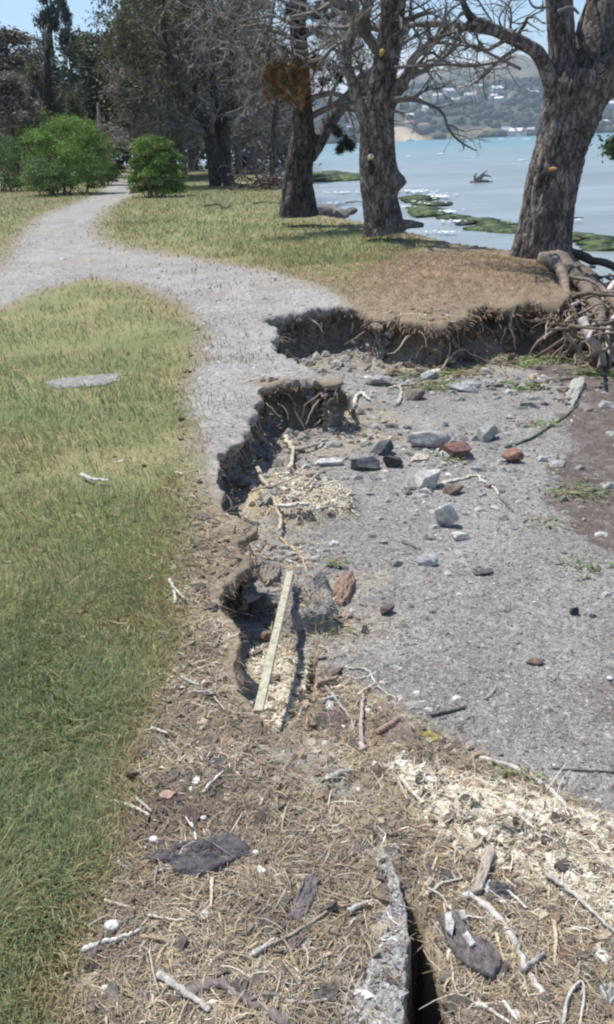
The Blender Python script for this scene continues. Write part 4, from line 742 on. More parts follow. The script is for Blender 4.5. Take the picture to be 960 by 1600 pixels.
def strips(X, Y, Z, L, W, col, tilt=0.25, curve=0.5, yaw=None):
    """dry stalks lying about: narrow ribbons of three pieces"""
    n = len(X); a = rng.uniform(0, 2 * np.pi, n) if yaw is None else yaw; k = rng.normal(size=n) * curve; pt = rng.normal(size=n) * tilt; P = [np.stack([X, Y, Z], 1)]; ang = a - k
    roll_ = rng.uniform(-0.6, 0.6, n); side = []
    for j in range(3):
        d = np.stack([np.cos(ang) * np.cos(pt), np.sin(ang) * np.cos(pt), np.sin(pt) * (1 - j)], 1); P.append(P[-1] + d * (L / 3)[:, None]); side.append(np.stack([-np.sin(ang) * np.cos(roll_), np.cos(ang) * np.cos(roll_), np.sin(roll_)], 1)); ang = ang + k
    side.append(side[-1]); V = []
    for j in range(4): s_ = side[j] * (W / 2)[:, None] * (0.6 if j in (0, 3) else 1); V += [P[j] - s_, P[j] + s_]
    v = np.stack(V, 1).reshape(-1, 3); i = np.arange(n)[:, None] * 8; q = np.concatenate([np.concatenate([i + 2 * j, i + 2 * j + 2, i + 2 * j + 3, i + 2 * j + 1], 1) for j in range(3)])
    return v, q, np.repeat(col, 8, 0)
def pickc(n, cols_, w_):
    w_ = np.array(w_, float); i = rng.choice(len(cols_), n, p=w_ / w_.sum()); return np.array(cols_)[i] * rng.uniform(0.75, 1.25, (n, 1))
# grass
X, Y, r = (lambda a, b: tuple(np.concatenate(z) for z in zip(a, b)))(view_sample(300000, 57, 7.5, 34), view_sample(130000, 7.5, 1.5, 30)); jx = X + 0.03 * np.clip(r, 1, 6) * fbm(X, Y, 5, 4, 8); jy = Y + 0.03 * np.clip(r, 1, 6) * fbm(X, Y, 5, 4, 12)
gz1 = sdf(jx, jy, GRASS1); gz2 = np.maximum(sdf(jx, jy, GRASSL), sdf(jx, jy, GRASSM)); gz = np.maximum(gz1, gz2); ww = np.clip(0.035 * r, 0.05, 0.6)
thin = np.where(gz1 > gz2, 1.0, 0.75) * (1 - 0.6 * sst(0.1, 0.22, fbm(X, Y, 1.3, 3, 510)))
keep = (rng.random(len(X)) < sst(-ww, ww, gz) * thin) & (sdf(X, Y, STEPST) < 0.01); X, Y, r, gz, gz1 = X[keep], Y[keep], r[keep], gz[keep], gz1[keep]; n = len(X)
gr = ground(X, Y, False); keep = (gr['zf'] < 0.02) & (gr['d'] > 0.05); X, Y, r, gz, gz1 = X[keep], Y[keep], r[keep], gz[keep], gz1[keep]; Z = gr['Z'][keep]; n = len(X)
dry = 0.35 + 1.5 * fbm(X, Y, 1.0, 4, 501) + 0.9 * fbm(X, Y, 4, 3, 502) + 0.65 * sst(0.32, 0.0, gz / np.clip(0.3 * r, 0.5, 3)) + 0.22 * sst(5, 14, r)
isd = rng.random(n) < np.clip(dry, 0.10, 0.93)
colg = pickc(n, [(0.23, 0.29, 0.125), (0.285, 0.335, 0.16), (0.18, 0.235, 0.115), (0.32, 0.36, 0.20)], (4, 3, 3, 1)); cold = pickc(n, [(0.36, 0.31, 0.16), (0.48, 0.40, 0.23), (0.29, 0.21, 0.11), (0.25, 0.25, 0.12)], (4, 2, 3, 3))
col = np.where(isd[:, None], cold, colg)
Lg = rng.uniform(0.022, 0.060, n) * (1 + 0.9 * fbm(X, Y, 3, 2, 505)) * np.interp(r, [1, 4, 10, 30], [1.25, 1.35, 1.6, 2.6]) * np.where(gz < ww[keep.nonzero()[0]] if False else gz < 0.06, 0.7, 1)
Wg = np.maximum(0.0029, 0.00078 * r) * rng.uniform(0.6, 1.3, n)
dirn = 2.5 * np.pi * fbm(X, Y, 1.8, 3, 503) * 2 + rng.normal(size=n) * 0.9
lean = np.clip(rng.normal(0.75, 0.35, n), 0.1, 1.35) + 0.25 * isd + 0.3 * sst(3.5, 1.5, r)
blades(X, Y, Z, Lg, Wg, lean, dirn, col, 'grass', M_grass, label='short summer grass, green and partly straw-dry', cat='grass')
# long dead grass stems fallen over the turf
X, Y, r = view_sample(9000, 57, 8, 32); k = (sdf(X, Y, GRASS1) > 0.02) & (rng.random(len(X)) < 0.22 + 1.2 * np.maximum(0, fbm(X, Y, 1.6, 2, 520))); X, Y, r = X[k], Y[k], r[k]; n = len(X)
v, q, c_ = strips(X, Y, hgt(X, Y) + rng.uniform(0.012, 0.04, n), rng.uniform(0.03, 0.10, n), np.maximum(0.0016, 0.0006 * r), pickc(n, [(0.46, 0.42, 0.25), (0.36, 0.33, 0.16), (0.62, 0.57, 0.42)], (3, 3, 1)), 0.15, 0.25)
Geo().add(v, q=q, c=c_).build('dead_stalks', M_litter, kind='stuff', label='dead straw-coloured stalks lying over the turf', cat='dry grass')
# weed tufts on the path
tu = []
for px, py, m_ in ((385, 560, 50), (352, 628, 50), (350, 505, 30), (335, 530, 30), (310, 455, 25), (372, 443, 30), (300, 425, 20), (232, 350, 60), (210, 348, 60), (345, 400, 30), (300, 415, 20), (405, 425, 25), (330, 545, 30), (360, 560, 30)):
    p = S(px, py); s_ = 0.028 * p[1]; tu.append(np.stack([p[0] + rng.normal(size=m_) * s_, p[1] + rng.normal(size=m_) * s_ * 0.6, np.zeros(m_)], 1))
tu = np.concatenate(tu); X, Y = tu[:, 0], tu[:, 1]; n = len(X); r = np.hypot(X, Y)
blades(X, Y, hgt(X, Y), rng.uniform(0.02, 0.05, n) * np.interp(r, [3, 10, 25], [1, 1.6, 3]), np.maximum(0.003, 0.0011 * r), rng.uniform(0.3, 1.2, n), rng.uniform(0, 6.3, n), pickc(n, [(0.22, 0.20, 0.10), (0.12, 0.14, 0.05), (0.30, 0.23, 0.13)], (3, 2, 3)), 'path_weeds', M_grass, label='small dry weeds growing through the gravel path', cat='weeds')
# litter of needles, straw and twigs
X, Y, r = view_sample(200000, 57, 9, 32); gr = ground(X, Y, False); n2 = fbm(X, Y, 5, 3, 530)
g1 = sdf(X, Y, GRASS1); pa = sdf(X, Y, PATH); de = sdf(X, Y, DEBRIS); up = (gr['zf'] < 0.05) | ((gr['g'] > 0.25) & (gr['zf'] <= .5)); lowd = (gr['zf'] > 0.5)
w1 = up * sst(0.10, -0.02, g1) * sst(0.03, -0.05, pa) * (r < 9) * np.where(r < 3.2, 1, 0.9) * ((gr['d'] > 0.01) | (gr['g'] > .25)); w1 = w1 * (1 - 0.93 * sst(-0.03, 0.02, sdf(X, Y, REDGE))) * (1 - .7 * (sdf(X, Y, GREYM) > 0))
w2 = lowd * (r < 4) * np.maximum(sst(-0.05, 0.03, de), gr['g'] > .25) * (gr['cw'] < -0.006) * (1 - .93 * sst(-0.03, 0.01, sdf(X, Y, REDGE))) + lowd * np.maximum(sst(-0.03, 0.03, gr['stb']), np.maximum(sst(-0.01, 0.01, gr['pit']), sst(-0.05, .05, gr['hp'])))
w3 = 0.8 * lowd * sst(-0.55, -0.1, gr['d']) * (r > 2.6) * (r < 11) * (0.6 + 2.5 * n2) + 0.05 * up * (r < 5)
k = rng.random(len(X)) < np.clip(np.maximum(np.maximum(w1, w2), w3), 0, 1) * np.clip(0.95 + 1.2 * n2, 0.2, 1)
X, Y, r = X[k], Y[k], r[k]; Z = gr['Z'][k]; pale = ((gr['hp'][k] > -0.03) | (gr['stb'][k] > -0.03) | (gr['pit'][k] > 0)); n = len(X)
col = pickc(n, [(0.38, 0.30, 0.20), (0.50, 0.42, 0.29), (0.21, 0.16, 0.12), (0.32, 0.28, 0.24), (0.66, 0.60, 0.50), (0.32, 0.21, 0.13), (0.45, 0.38, 0.22)], (5, 4, 4, 5, 1.5, 2, 2)); col = col * (1 + 0.9 * fbm(X, Y, 7, 3, 531))[:, None]; pale = pale & (rng.random(n) < 0.9); colp = pickc(n, [(0.68, 0.61, 0.47), (0.55, 0.46, 0.31), (0.80, 0.74, 0.62), (0.38, 0.30, 0.20)], (5, 3, 4, 1)); col = np.where(pale[:, None], colp, col)
v, q, c_ = strips(X, Y, Z + rng.uniform(0.001, 0.014, n), rng.lognormal(-3.55, 0.55, n) * np.where(pale, .8, 1) * np.interp(r, [1, 4, 9], [1, 1.1, 1.8]), np.maximum(0.0014, 0.00075 * r) * rng.lognormal(0, 0.45, n), col, 0.30, 0.20)
Geo().add(v, q=q, c=c_).build('needle_litter', M_litter, kind='stuff', label='tangled litter of dry needles, straw and thin twigs', cat='litter')
# flakes of bark and dead leaves
def chips(X, Y, Z, sz, col, name, m, **k):
    n = len(X); a = np.arange(6) * np.pi / 3; rr_ = rng.uniform(0.55, 1.15, (n, 6)) * sz[:, None]; asp = rng.uniform(0.35, 0.9, (n, 1)); yw = rng.uniform(0, 6.28, (n, 1)); lx = np.cos(a)[None] * rr_; ly = np.sin(a)[None] * rr_ * asp
    x = lx * np.cos(yw) - ly * np.sin(yw); y = lx * np.sin(yw) + ly * np.cos(yw); tx, ty = rng.normal(size=(n, 1)) * 0.3, rng.normal(size=(n, 1)) * 0.3; z = x * tx + y * ty; th = (sz * rng.uniform(0.12, 0.35, n))[:, None]
    b = np.stack([X[:, None] + x * 1.04, Y[:, None] + y * 1.04, Z[:, None] + z - 0.002], 2); t = np.stack([X[:, None] + x, Y[:, None] + y, Z[:, None] + z + th], 2); ce = np.stack([X, Y, Z + th[:, 0] * 1.15], 1)[:, None]
    v = np.concatenate([b, t, ce], 1).reshape(-1, 3); i = np.arange(n)[:, None, None] * 13; e = np.array([(j, (j + 1) % 6, 6 + (j + 1) % 6, 6 + j) for j in range(6)])[None]; tt = np.array([(12, 6 + j, 6 + (j + 1) % 6) for j in range(6)])[None]
    return Geo().add(v, q=(i + e).reshape(-1, 4), t=(i + tt).reshape(-1, 3), c=np.repeat(col, 13, 0)).build(name, m, kind='stuff', smooth=False, **k)
s_ = rng.random(n) < 0.11; Xc, Yc, Zc, rc = X[s_], Y[s_], Z[s_], r[s_]; m_ = len(Xc)
chips(Xc, Yc, Zc + 0.003, np.minimum(rng.lognormal(-4.75, 0.55, m_), 0.028) * np.interp(rc, [1, 4, 9], [1, 1.3, 2]), pickc(m_, [(0.11, 0.09, 0.08), (0.17, 0.14, 0.125), (0.27, 0.19, 0.13), (0.40, 0.33, 0.24), (0.7, 0.66, 0.6)], (6, 5, 3, 2, 0.5)), 'bark_crumbs', M_barkflake, label='crumbs of bark and dead leaf in the litter', cat='litter')
# lumps of dry fibre in the pale heaps
X, Y, r = view_sample(260000, 57, 12, 30); gr = ground(X, Y, False); w_ = (gr['zf'] > .5) * np.maximum(np.maximum(sst(-0.05, 0.05, gr['hp']), sst(-0.02, 0.04, gr['stb'])), sst(-0.0, 0.015, gr['pit'])) * np.clip(0.5 + 2 * fbm(X, Y, 6, 2, 540), 0, 1); k = rng.random(len(X)) < w_ * 0.8; X, Y, r = X[k], Y[k], r[k]; n = len(X)
chips(X, Y, gr['Z'][k], np.minimum(rng.lognormal(-4.85, .5, n), .025), pickc(n, [(0.74, 0.68, 0.55), (0.82, 0.78, 0.68), (0.52, 0.45, 0.33)], (4, 3, 2)), 'dry_fibre', M_litter, label='pale shredded dry fibre heaped in the washout', cat='debris')
# pebbles
def pebbles(X, Y, Z, sz, col, name, label):
    n = len(X); o8 = np.array([(1, 0, 0), (-1, 0, 0), (0, 1, 0), (0, -1, 0), (0, 0, 1), (0, 0, -1)], float); T = np.array([(0, 2, 4), (2, 1, 4), (1, 3, 4), (3, 0, 4), (2, 0, 5), (1, 2, 5), (3, 1, 5), (0, 3, 5)])
    s = sz[:, None, None] * rng.uniform(0.5, 1.2, (n, 6, 1)) * np.stack([np.ones(n), rng.uniform(0.6, 1, n), rng.uniform(0.35, 0.7, n)], 1)[:, None]; v = o8[None] * s; yw = rng.uniform(0, 6.28, n); c, s2 = np.cos(yw)[:, None], np.sin(yw)[:, None]
    v = np.stack([v[..., 0] * c - v[..., 1] * s2, v[..., 0] * s2 + v[..., 1] * c, v[..., 2] + 0.25 * np.abs(v[..., 0]) * rng.normal(size=(n, 1))], 2) + np.stack([X, Y, Z], 1)[:, None]
    Geo().add(v, t=(T[None] + np.arange(n)[:, None, None] * 6), c=np.repeat(col, 6, 0)).build(name, M_pebble, kind='stuff', smooth=False, label=label, cat='gravel')
X, Y, r = view_sample(210000, 56, 3.5, 32); gr = ground(X, Y, False); rdgp = sst(-.02, .02, sdf(X, Y, REDGE)); pa = sdf(X, Y, PATH); up = gr['zf'] < 0.03; lo_ = gr['zf'] > 0.97; mud = sdf(X, Y, MUD); de = sdf(X, Y, DEBRIS); zz = gr['Z'] > -0.9
p1 = np.maximum(up * sst(-0.12, 0.05, pa) * 0.35 * (gr['d'] > 0.03), up * (r < 3.2) * np.maximum(rdgp * .8, (.6 + .8 * fbm(X, Y, 9, 3, 88)) * (sdf(X, Y, GREYM) > 0))); p2 = lo_ * zz * (0.62 * (mud < 0) + 0.08) * ((de < 0) | (r > 4)) * np.clip(0.9 + 1.6 * fbm(X, Y, 3, 3, 560), 0.1, 1) * (gr['hp'] < 0.0)
u_ = rng.random(len(X)); a1 = u_ < p1; a2 = (~a1) & (u_ < p2)
for sel, nm, lb, pal, wt, s0 in ((a1, 'path_pebbles', 'loose pale grey chips on the gravel path', [(0.38, 0.37, 0.36), (0.30, 0.29, 0.28), (0.48, 0.46, 0.44), (0.68, 0.66, 0.62)], (5, 4, 2, 0.6), 0.0055), (a2, 'beach_pebbles', 'grey pebbles and shingle covering the washed-out beach', [(0.25, 0.24, 0.225), (0.33, 0.32, 0.30), (0.16, 0.155, 0.15), (0.48, 0.46, 0.43), (0.29, 0.245, 0.20), (0.26, 0.18, 0.145)], (5, 5, 3, 1, 2, .25), 0.0050)):
    x, y, rr_ = X[sel], Y[sel], r[sel]; n = len(x); pebbles(x, y, gr['Z'][sel] + 0.001, s0 * rng.lognormal(0, 0.5, n) * np.interp(rr_, [1.5, 4, 10, 20], [0.8, 1.1, 2.2, 3]), pickc(n, pal, wt), nm, lb)
# matted straw and turf hanging over the broken lip
Lf = np.concatenate([np.linspace(LIP[i], LIP[i + 1], max(2, int(np.linalg.norm(LIP[i + 1] - LIP[i]) / 0.004)))[:-1] for i in range(11, len(LIP) - 12)]); Lf = Lf[rng.integers(0, len(Lf), 14000)]; rf = np.hypot(Lf[:, 0], Lf[:, 1]); Lf = Lf + rng.normal(size=Lf.shape) * (0.008 + 0.007 * rf)[:, None]; rf = np.hypot(Lf[:, 0], Lf[:, 1])
gr = ground(Lf[:, 0], Lf[:, 1], True); onpath = sdf(Lf[:, 0], Lf[:, 1], PATH) > -0.12; k = (rf < 12) & (gr['d'] > -0.02) & (gr['g'] < .5) & (rng.random(len(Lf)) < np.where(onpath, .04, .42)); Lf, rf = Lf[k], rf[k]; n = len(Lf); dd, nx, ny = sdf(Lf[:, 0], Lf[:, 1], LIP, True, True); sg = np.sign(dd) 
v, q, c_ = strips(gr['X'][k], gr['Y'][k], gr['Z'][k] + 0.004, rng.uniform(0.02, 0.06, n) * np.interp(rf, [1.5, 4, 10], [.7, 1, 1.9]), np.maximum(0.0018, 0.0008 * rf), pickc(n, [(0.36, 0.28, 0.19), (0.25, 0.18, 0.12), (0.45, 0.37, 0.25), (0.16, 0.12, 0.09)], (4, 4, 2, 2)), 0.35, 0.4, yaw=np.arctan2(-ny, -nx) + rng.normal(size=n) * 0.7)
v = v.reshape(n, 8, 3); v[:, 2:, 2] -= (np.array([0.15, 0.15, 0.5, 0.5, 1, 1])[None] * (rng.uniform(0.0, 0.028, n) * np.interp(rf, [1.5, 4, 10], [.6, 1, 1.8]))[:, None]); Geo().add(v.reshape(-1, 3), q=q, c=c_).build('turf_fringe', M_litter, kind='stuff', label='matted straw and turf fringing the broken edge', cat='dry grass')
# clods broken from the edge
Lc = np.concatenate([np.linspace(LIP[i], LIP[i + 1], max(2, int(np.linalg.norm(LIP[i + 1] - LIP[i]) / 0.01)))[:-1] for i in range(9, len(LIP) - 7)]); rr_ = np.hypot(Lc[:, 0], Lc[:, 1]); Lc = Lc[(rr_ < 12)]
Lc = Lc[rng.integers(0, len(Lc), 5200)] ; rr_ = np.hypot(Lc[:, 0], Lc[:, 1]); Lc = Lc + rng.normal(size=Lc.shape) * (0.02 + 0.022 * rr_)[:, None]; gr = ground(Lc[:, 0], Lc[:, 1], False); k = (gr['d'] < 0.02) & (gr['g'] < 0.5) & (gr['ck'] < -0.06); Lc = Lc[k]; n = len(Lc); gz0 = gr['Z'][k]; rr_ = np.hypot(Lc[:, 0], Lc[:, 1]); onw = (gr['zf'][k] < 0.9) & (gr['zf'][k] > 0.05)
gg = ground(Lc[:, 0], Lc[:, 1], True); s_ = np.minimum(rng.lognormal(-4.6, 0.55, n), 0.03) * np.interp(rr_, [1.5, 4, 10], [0.8, 1.3, 2.6]); v = IC0[None] * s_[:, None, None] * rng.uniform(0.6, 1.35, (n, 12, 1)) * np.array([1, 1, 0.75]) + np.stack([gg['X'], gg['Y'], gg['Z'] + s_ * 0.2], 1)[:, None]
isp_ = sdf(Lc[:, 0], Lc[:, 1], PATH) > -0.35; cg = pickc(n, [(0.30, 0.29, 0.27), (0.24, 0.22, 0.20), (0.36, 0.34, 0.31)], (3, 2, 1)); cb = pickc(n, [(0.20, 0.15, 0.11), (0.27, 0.22, 0.17), (0.15, 0.11, 0.08)], (3, 2, 2)); mixd = np.where((isp_ & (rng.random(n) < .8))[:, None], cg, cb)
Geo().add(v, t=IF0[None] + np.arange(n)[:, None, None] * 12, c=np.repeat(mixd, 12, 0)).build('bank_clods', M_soil, smooth=False, kind='stuff', label='crumbling clods of earth and gravel along the broken edge', cat='clods')
# broken rubble below the bank and among the stones
RB_ = []
for px, py, m_, sx_, sy_ in ((600, 610, 70, .5, .25), (700, 600, 70, .6, .25), (820, 590, 50, .6, .3), (660, 700, 90, .45, .4), (760, 700, 60, .4, .4), (700, 780, 70, .35, .35), (560, 700, 60, .3, .4), (460, 760, 50, .2, .3), (480, 870, 40, .12, .12), (620, 1110, 30, .1, .05), (900, 620, 40, .3, .3), (600, 900, 40, .3, .5), (850, 760, 40, .4, .6)):
    p = S(px, py, -.3); RB_.append(np.stack([p[0] + rng.normal(size=m_) * sx_, p[1] + rng.normal(size=m_) * sy_], 1))
RB_ = np.concatenate(RB_); gr = ground(RB_[:, 0], RB_[:, 1], False); k = gr['zf'] > .97; RB_ = RB_[k]; n = len(RB_); s_ = np.minimum(rng.lognormal(-4.25, .5, n), .045) * np.interp(np.hypot(RB_[:, 0], RB_[:, 1]), [2, 8], [.7, 1.6]); v = IC0[None] * s_[:, None, None] * rng.uniform(.6, 1.4, (n, 12, 1)) * np.array([1.2, .9, .6]) + np.stack([RB_[:, 0], RB_[:, 1], gr['Z'][k] + s_ * .1], 1)[:, None]
Geo().add(v, t=IF0[None] + np.arange(n)[:, None, None] * 12, c=np.repeat(pickc(n, [(.29, .28, .265), (.40, .39, .36), (.18, .17, .165), (.25, .19, .155), (.50, .47, .42)], (4, 3, 2, .7, 1)), 12, 0)).build('beach_rubble', M_stone, smooth=False, kind='stuff', label='small broken rubble strewn over the gravel below the bank', cat='rubble')
# roots hanging out of the bank face
Ls = np.concatenate([np.linspace(LIP[i], LIP[i + 1], max(2, int(np.linalg.norm(LIP[i + 1] - LIP[i]) / 0.02)))[:-1] for i in range(11, len(LIP) - 9)]); Ls = Ls[np.hypot(Ls[:, 0], Ls[:, 1]) > 2.9]
idx = rng.integers(0, len(Ls), 620); q_ = Ls[idx] + rng.normal(size=(620, 2)) * 0.03; dd, nx, ny = sdf(q_[:, 0], q_[:, 1], LIP, True, True); nrm = np.stack([nx * np.sign(1), ny], 1)
rA_ = np.hypot(q_[:, 0], q_[:, 1]); gdir = np.stack([-nx, -ny], 1); sgn = np.where(dd > 0, 1, 1)[:, None]
S_ = np.concatenate([q_ + np.stack([nx, ny], 1) * 0.03, rng.uniform(-0.22, -0.05, (620, 1))], 1); Dr = np.concatenate([-np.stack([nx, ny], 1) * 0.35, np.full((620, 1), -0.8)], 1) + rng.normal(size=(620, 3)) * 0.35
sel = rng.random(620) < np.where(rA_ > 7, 0.5, 0.4)
A_ = grow(S_[sel], Dr[sel], rng.uniform(0.08, 0.34, 620)[sel], (rng.uniform(0.0025, 0.010, 620) * np.interp(rA_, [3, 9], [0.8, 1.7]))[sel], 7, 0.28, (0, 0, -0.1), 0.35); v, q = tubes(A_[0], A_[1], 5)
Geo().add(v, q=q, c=np.repeat(pickc(int(sel.sum()), [(0.17, 0.12, 0.085), (0.30, 0.23, 0.17), (0.50, 0.43, 0.34)], (4, 3, 1.2)), 35, 0)).build('hanging_roots', M_root, kind='stuff', label='fine brown roots hanging out of the undercut bank', cat='roots')
# dry grass on the brown hump, and its fringe
X, Y, r = view_sample(150000, 14, 5, 24); gr = ground(X, Y, False); b = np.exp(-(((X - MOUND[0] - .2) / 2.4) ** 2 + ((Y - MOUND[1]) / 2.2) ** 2)); k = (gr['zf'] < 0.05) & (rng.random(len(X)) < b * 0.8 * (sdf(X, Y, PATH) < 0)) & (np.hypot(X - baseA[0], Y - baseA[1]) > 0.6); X, Y, r = X[k], Y[k], r[k]; n = len(X)
blades(X, Y, gr['Z'][k], rng.uniform(0.02, 0.06, n), np.maximum(0.002, 0.0007 * r), rng.uniform(0.8, 1.5, n), rng.uniform(0, 6.3, n), pickc(n, [(0.31, 0.215, 0.125), (0.235, 0.165, 0.10), (0.40, 0.31, 0.18), (0.20, 0.18, 0.09)], (4, 3, 3, 1)), 'dry_turf', M_grass, label='brown dried-out turf on the hump below the leaning tree', cat='dry grass')
# green weed washed up under the bank
W_ = []
for px, py, m_, s_ in ((688, 566, 260, 0.16), (720, 560, 160, 0.14), (650, 590, 120, 0.14), (690, 605, 120, 0.12), (820, 560, 240, 0.14), (905, 540, 420, 0.20), (945, 555, 420, 0.2), (880, 530, 300, 0.14), (822, 606, 140, 0.08), (848, 665, 50, 0.07), (915, 770, 80, 0.11), (875, 772, 40, 0.09), (920, 890, 50, 0.07), (865, 822, 30, 0.07), (522, 885, 30, 0.03), (660, 610, 80, .1), (820, 570, 160, .1), (810, 1225, 40, 0.04), (700, 690, 0, .1), (520, 990, 25, .03), (930, 585, 200, .12), (705, 718, 40, .05)):
    if m_: p = S(px, py, -0.45); W_.append(np.stack([p[0] + rng.normal(size=m_) * s_, p[1] + rng.normal(size=m_) * s_ * 0.8], 1))
W_ = np.concatenate(W_); X, Y = W_[:, 0], W_[:, 1]; gr = ground(X, Y, False); k = gr['zf'] > 0.985; X, Y, Z = X[k], Y[k], gr['Z'][k]; n = len(X); r = np.hypot(X, Y)
v, q, c_ = strips(X, Y, Z + rng.uniform(0.002, 0.03, n), rng.uniform(0.02, 0.06, n) * np.interp(r, [1, 8], [0.7, 1.8]), rng.uniform(0.004, 0.012, n) * np.interp(r, [1, 8], [0.6, 1.6]), pickc(n, [(0.17, 0.24, 0.07), (0.26, 0.31, 0.13), (0.10, 0.14, 0.05), (0.28, 0.24, 0.13)], (3, 2, 3, 2)), 0.22, 0.5)
Geo().add(v, q=q, c=c_).build('washed_up_weed', M_weed, kind='stuff', label='bright green weed washed up along the foot of the bank', cat='seaweed')
# ------------------------------------------------------------------ single stones, sticks and bark
def px_size(p): return cdepth(p) / FPX
def rock(px, py, wpx, hpx, c, label, seed, name='beach_stone', cat='loose stone', yaw=0.0, flat=1.15, cuts=14, lvl=None, deep=0.75, m=None, spots=None, tilt=0.0):
    r0 = np.random.default_rng(seed); base = S(px, py + hpx * 0.30, -0.3) if not (px > 560 and py < 640) else (lambda b: C(b[0], b[1], float(hgt(b[0], b[1])[0])))(G(px, py + hpx * .3, -0.47)); k = px_size(base); W = wpx * k; Hh = hpx * k * 0.95 * flat; Dp = W * deep
    v = IC3.copy()
    for i in range(cuts):
        nn = unit(r0.normal(size=3)); lim = r0.uniform(0.42, 0.8); dd = v @ nn; over = dd > lim; v[over] -= (dd[over] - lim)[:, None] * nn
    v = v * (1 + 0.12 * fbm(v[:, 0] + 3 * v[:, 2], v[:, 1] - 2 * v[:, 2], 2.6, 4, seed)[:, None] + 0.05 * fbm(v[:, 0] * 2 + v[:, 2], v[:, 1] * 2 + v[:, 2], 8, 3, seed + 3)[:, None])
    v = v / np.abs(v).max(0); v = v * np.array([W / 2, Dp / 2, Hh / 2]); ct, st = math.cos(tilt), math.sin(tilt); x, z = v[:, 0] * ct - v[:, 2] * st, v[:, 0] * st + v[:, 2] * ct; v = np.stack([x, v[:, 1], z], 1)
    cy, sy = math.cos(yaw), math.sin(yaw); v = np.stack([v[:, 0] * cy - v[:, 1] * sy, v[:, 0] * sy + v[:, 1] * cy, v[:, 2]], 1)
    v[:, 2] += -v[:, 2].min() - Hh * 0.2
    cc = np.tile(np.asarray(c, float), (len(v), 1)) * (1 + 0.5 * fbm(v[:, 0] / W * 3 + v[:, 2] / W * 3, v[:, 1] / W * 3, 2, 3, seed + 5)[:, None])
    return Geo().add(v + base, t=IF3, c=cc).build(name, m or M_stone, label=label, cat=cat, origin=tuple(base))
ST = [(664, 685, 80, 34, (.36, .36, .34), 'long grey stone slab with a shaded front face, largest of the beach stones', 1, dict(yaw=-.1, deep=.5)),
 (727, 616, 56, 20, (.40, .40, .37), 'pale flat slab nearest the foot of the bank', 2, dict(yaw=-.2, deep=.5, tilt=-.08)),
 (756, 676, 48, 32, (.34, .34, .31), 'rounded grey stone right of the long slab', 3, {}),
 (716, 702, 58, 30, (.17, .095, .08), 'dark red-brown block against the end of the long slab', 4, dict(yaw=.1)),
 (600, 700, 42, 28, (.095, .10, .11), 'dark slate-grey stone at the left end of the stone group', 5, {}),
 (574, 724, 54, 24, (.15, .15, .155), 'low dark grey stone lying left of the dark slate stone', 6, dict(deep=.5)),
 (671, 748, 44, 38, (.52, .51, .47), 'pale lumpy stone in the middle of the group', 7, {}),
 (700, 806, 44, 48, (.46, .45, .41), 'upright pointed pale stone below the group', 8, dict(deep=.5, cuts=12)),
 (802, 712, 40, 26, (.27, .15, .11), 'reddish stone with dark front, right of the group', 9, {}),
 (708, 764, 36, 18, (.20, .15, .12), 'brown chunk beside the pale lumpy stone', 10, {}),
 (668, 876, 34, 18, (.38, .38, .37), 'small smooth grey stone alone on the gravel', 11, dict(cuts=3)),
 (655, 714, 34, 12, (.50, .44, .32), 'thin cream stone in front of the long slab', 12, {}),
 (515, 721, 50, 16, (.55, .53, .50), 'flat white stone near the washed-out straw', 13, dict(deep=.45, yaw=.2)),
 (591, 608, 42, 26, (.32, .32, .31), 'grey stone below the tip of the path ledge', 14, {}),
 (650, 633, 32, 18, (.20, .16, .14), 'small dark stone near the pale stick', 15, {}),
 (672, 598, 30, 18, (.36, .36, .35), 'grey stone among the green weed', 16, {}),
 (833, 596, 18, 12, (.55, .40, .24), 'small tan block below the bank roots', 17, {}),
 (757, 584, 16, 9, (.48, .46, .44), 'small white pebble stone under the bank', 18, {}),
 (716, 836, 34, 14, (.50, .48, .42), 'flat pale stone at the foot of the pointed stone', 19, {}),
 (605, 952, 26, 20, (.13, .10, .09), 'small dark brown lump left on the gravel', 20, {}),
 (897, 955, 16, 16, (.07, .07, .07), 'black lump at the right of the gravel', 21, {}),
 (925, 962, 16, 8, (.09, .09, .09), 'flat black chip beside the black lump', 22, {}),
 (838, 1033, 34, 20, (.17, .12, .10), 'brown clod with an orange side on the gravel', 23, dict(flat=.7)),
 (756, 893, 34, 9, (.10, .10, .10), 'thin dark flat stone right of the smooth grey one', 24, {}),
 (868, 582, 10, 8, (.5, .48, .45), 'tiny pale stone by the mud below the roots', 25, {}),
 (695, 662, 14, 10, (.42, .42, .40), 'small grey stone behind the long slab', 26, {}),
 (585, 665, 16, 9, (.45, .43, .40), 'small pale stone left of the long slab', 27, {}),
 (615, 722, 34, 22, (.075, .07, .07), 'jagged black lump touching the dark slate stone', 28, {}),
 (640, 770, 12, 8, (.12, .11, .11), 'dark pebble left of the pale lumpy stone', 29, {}),
 (800, 650, 18, 8, (.40, .39, .37), 'low grey stone on the gravel right of the rounded stone', 30, {})]
for px, py, a, b, c, lab, sd_, kw in ST: rock(px, py, a, b, c, lab, 100 + sd_, **kw)

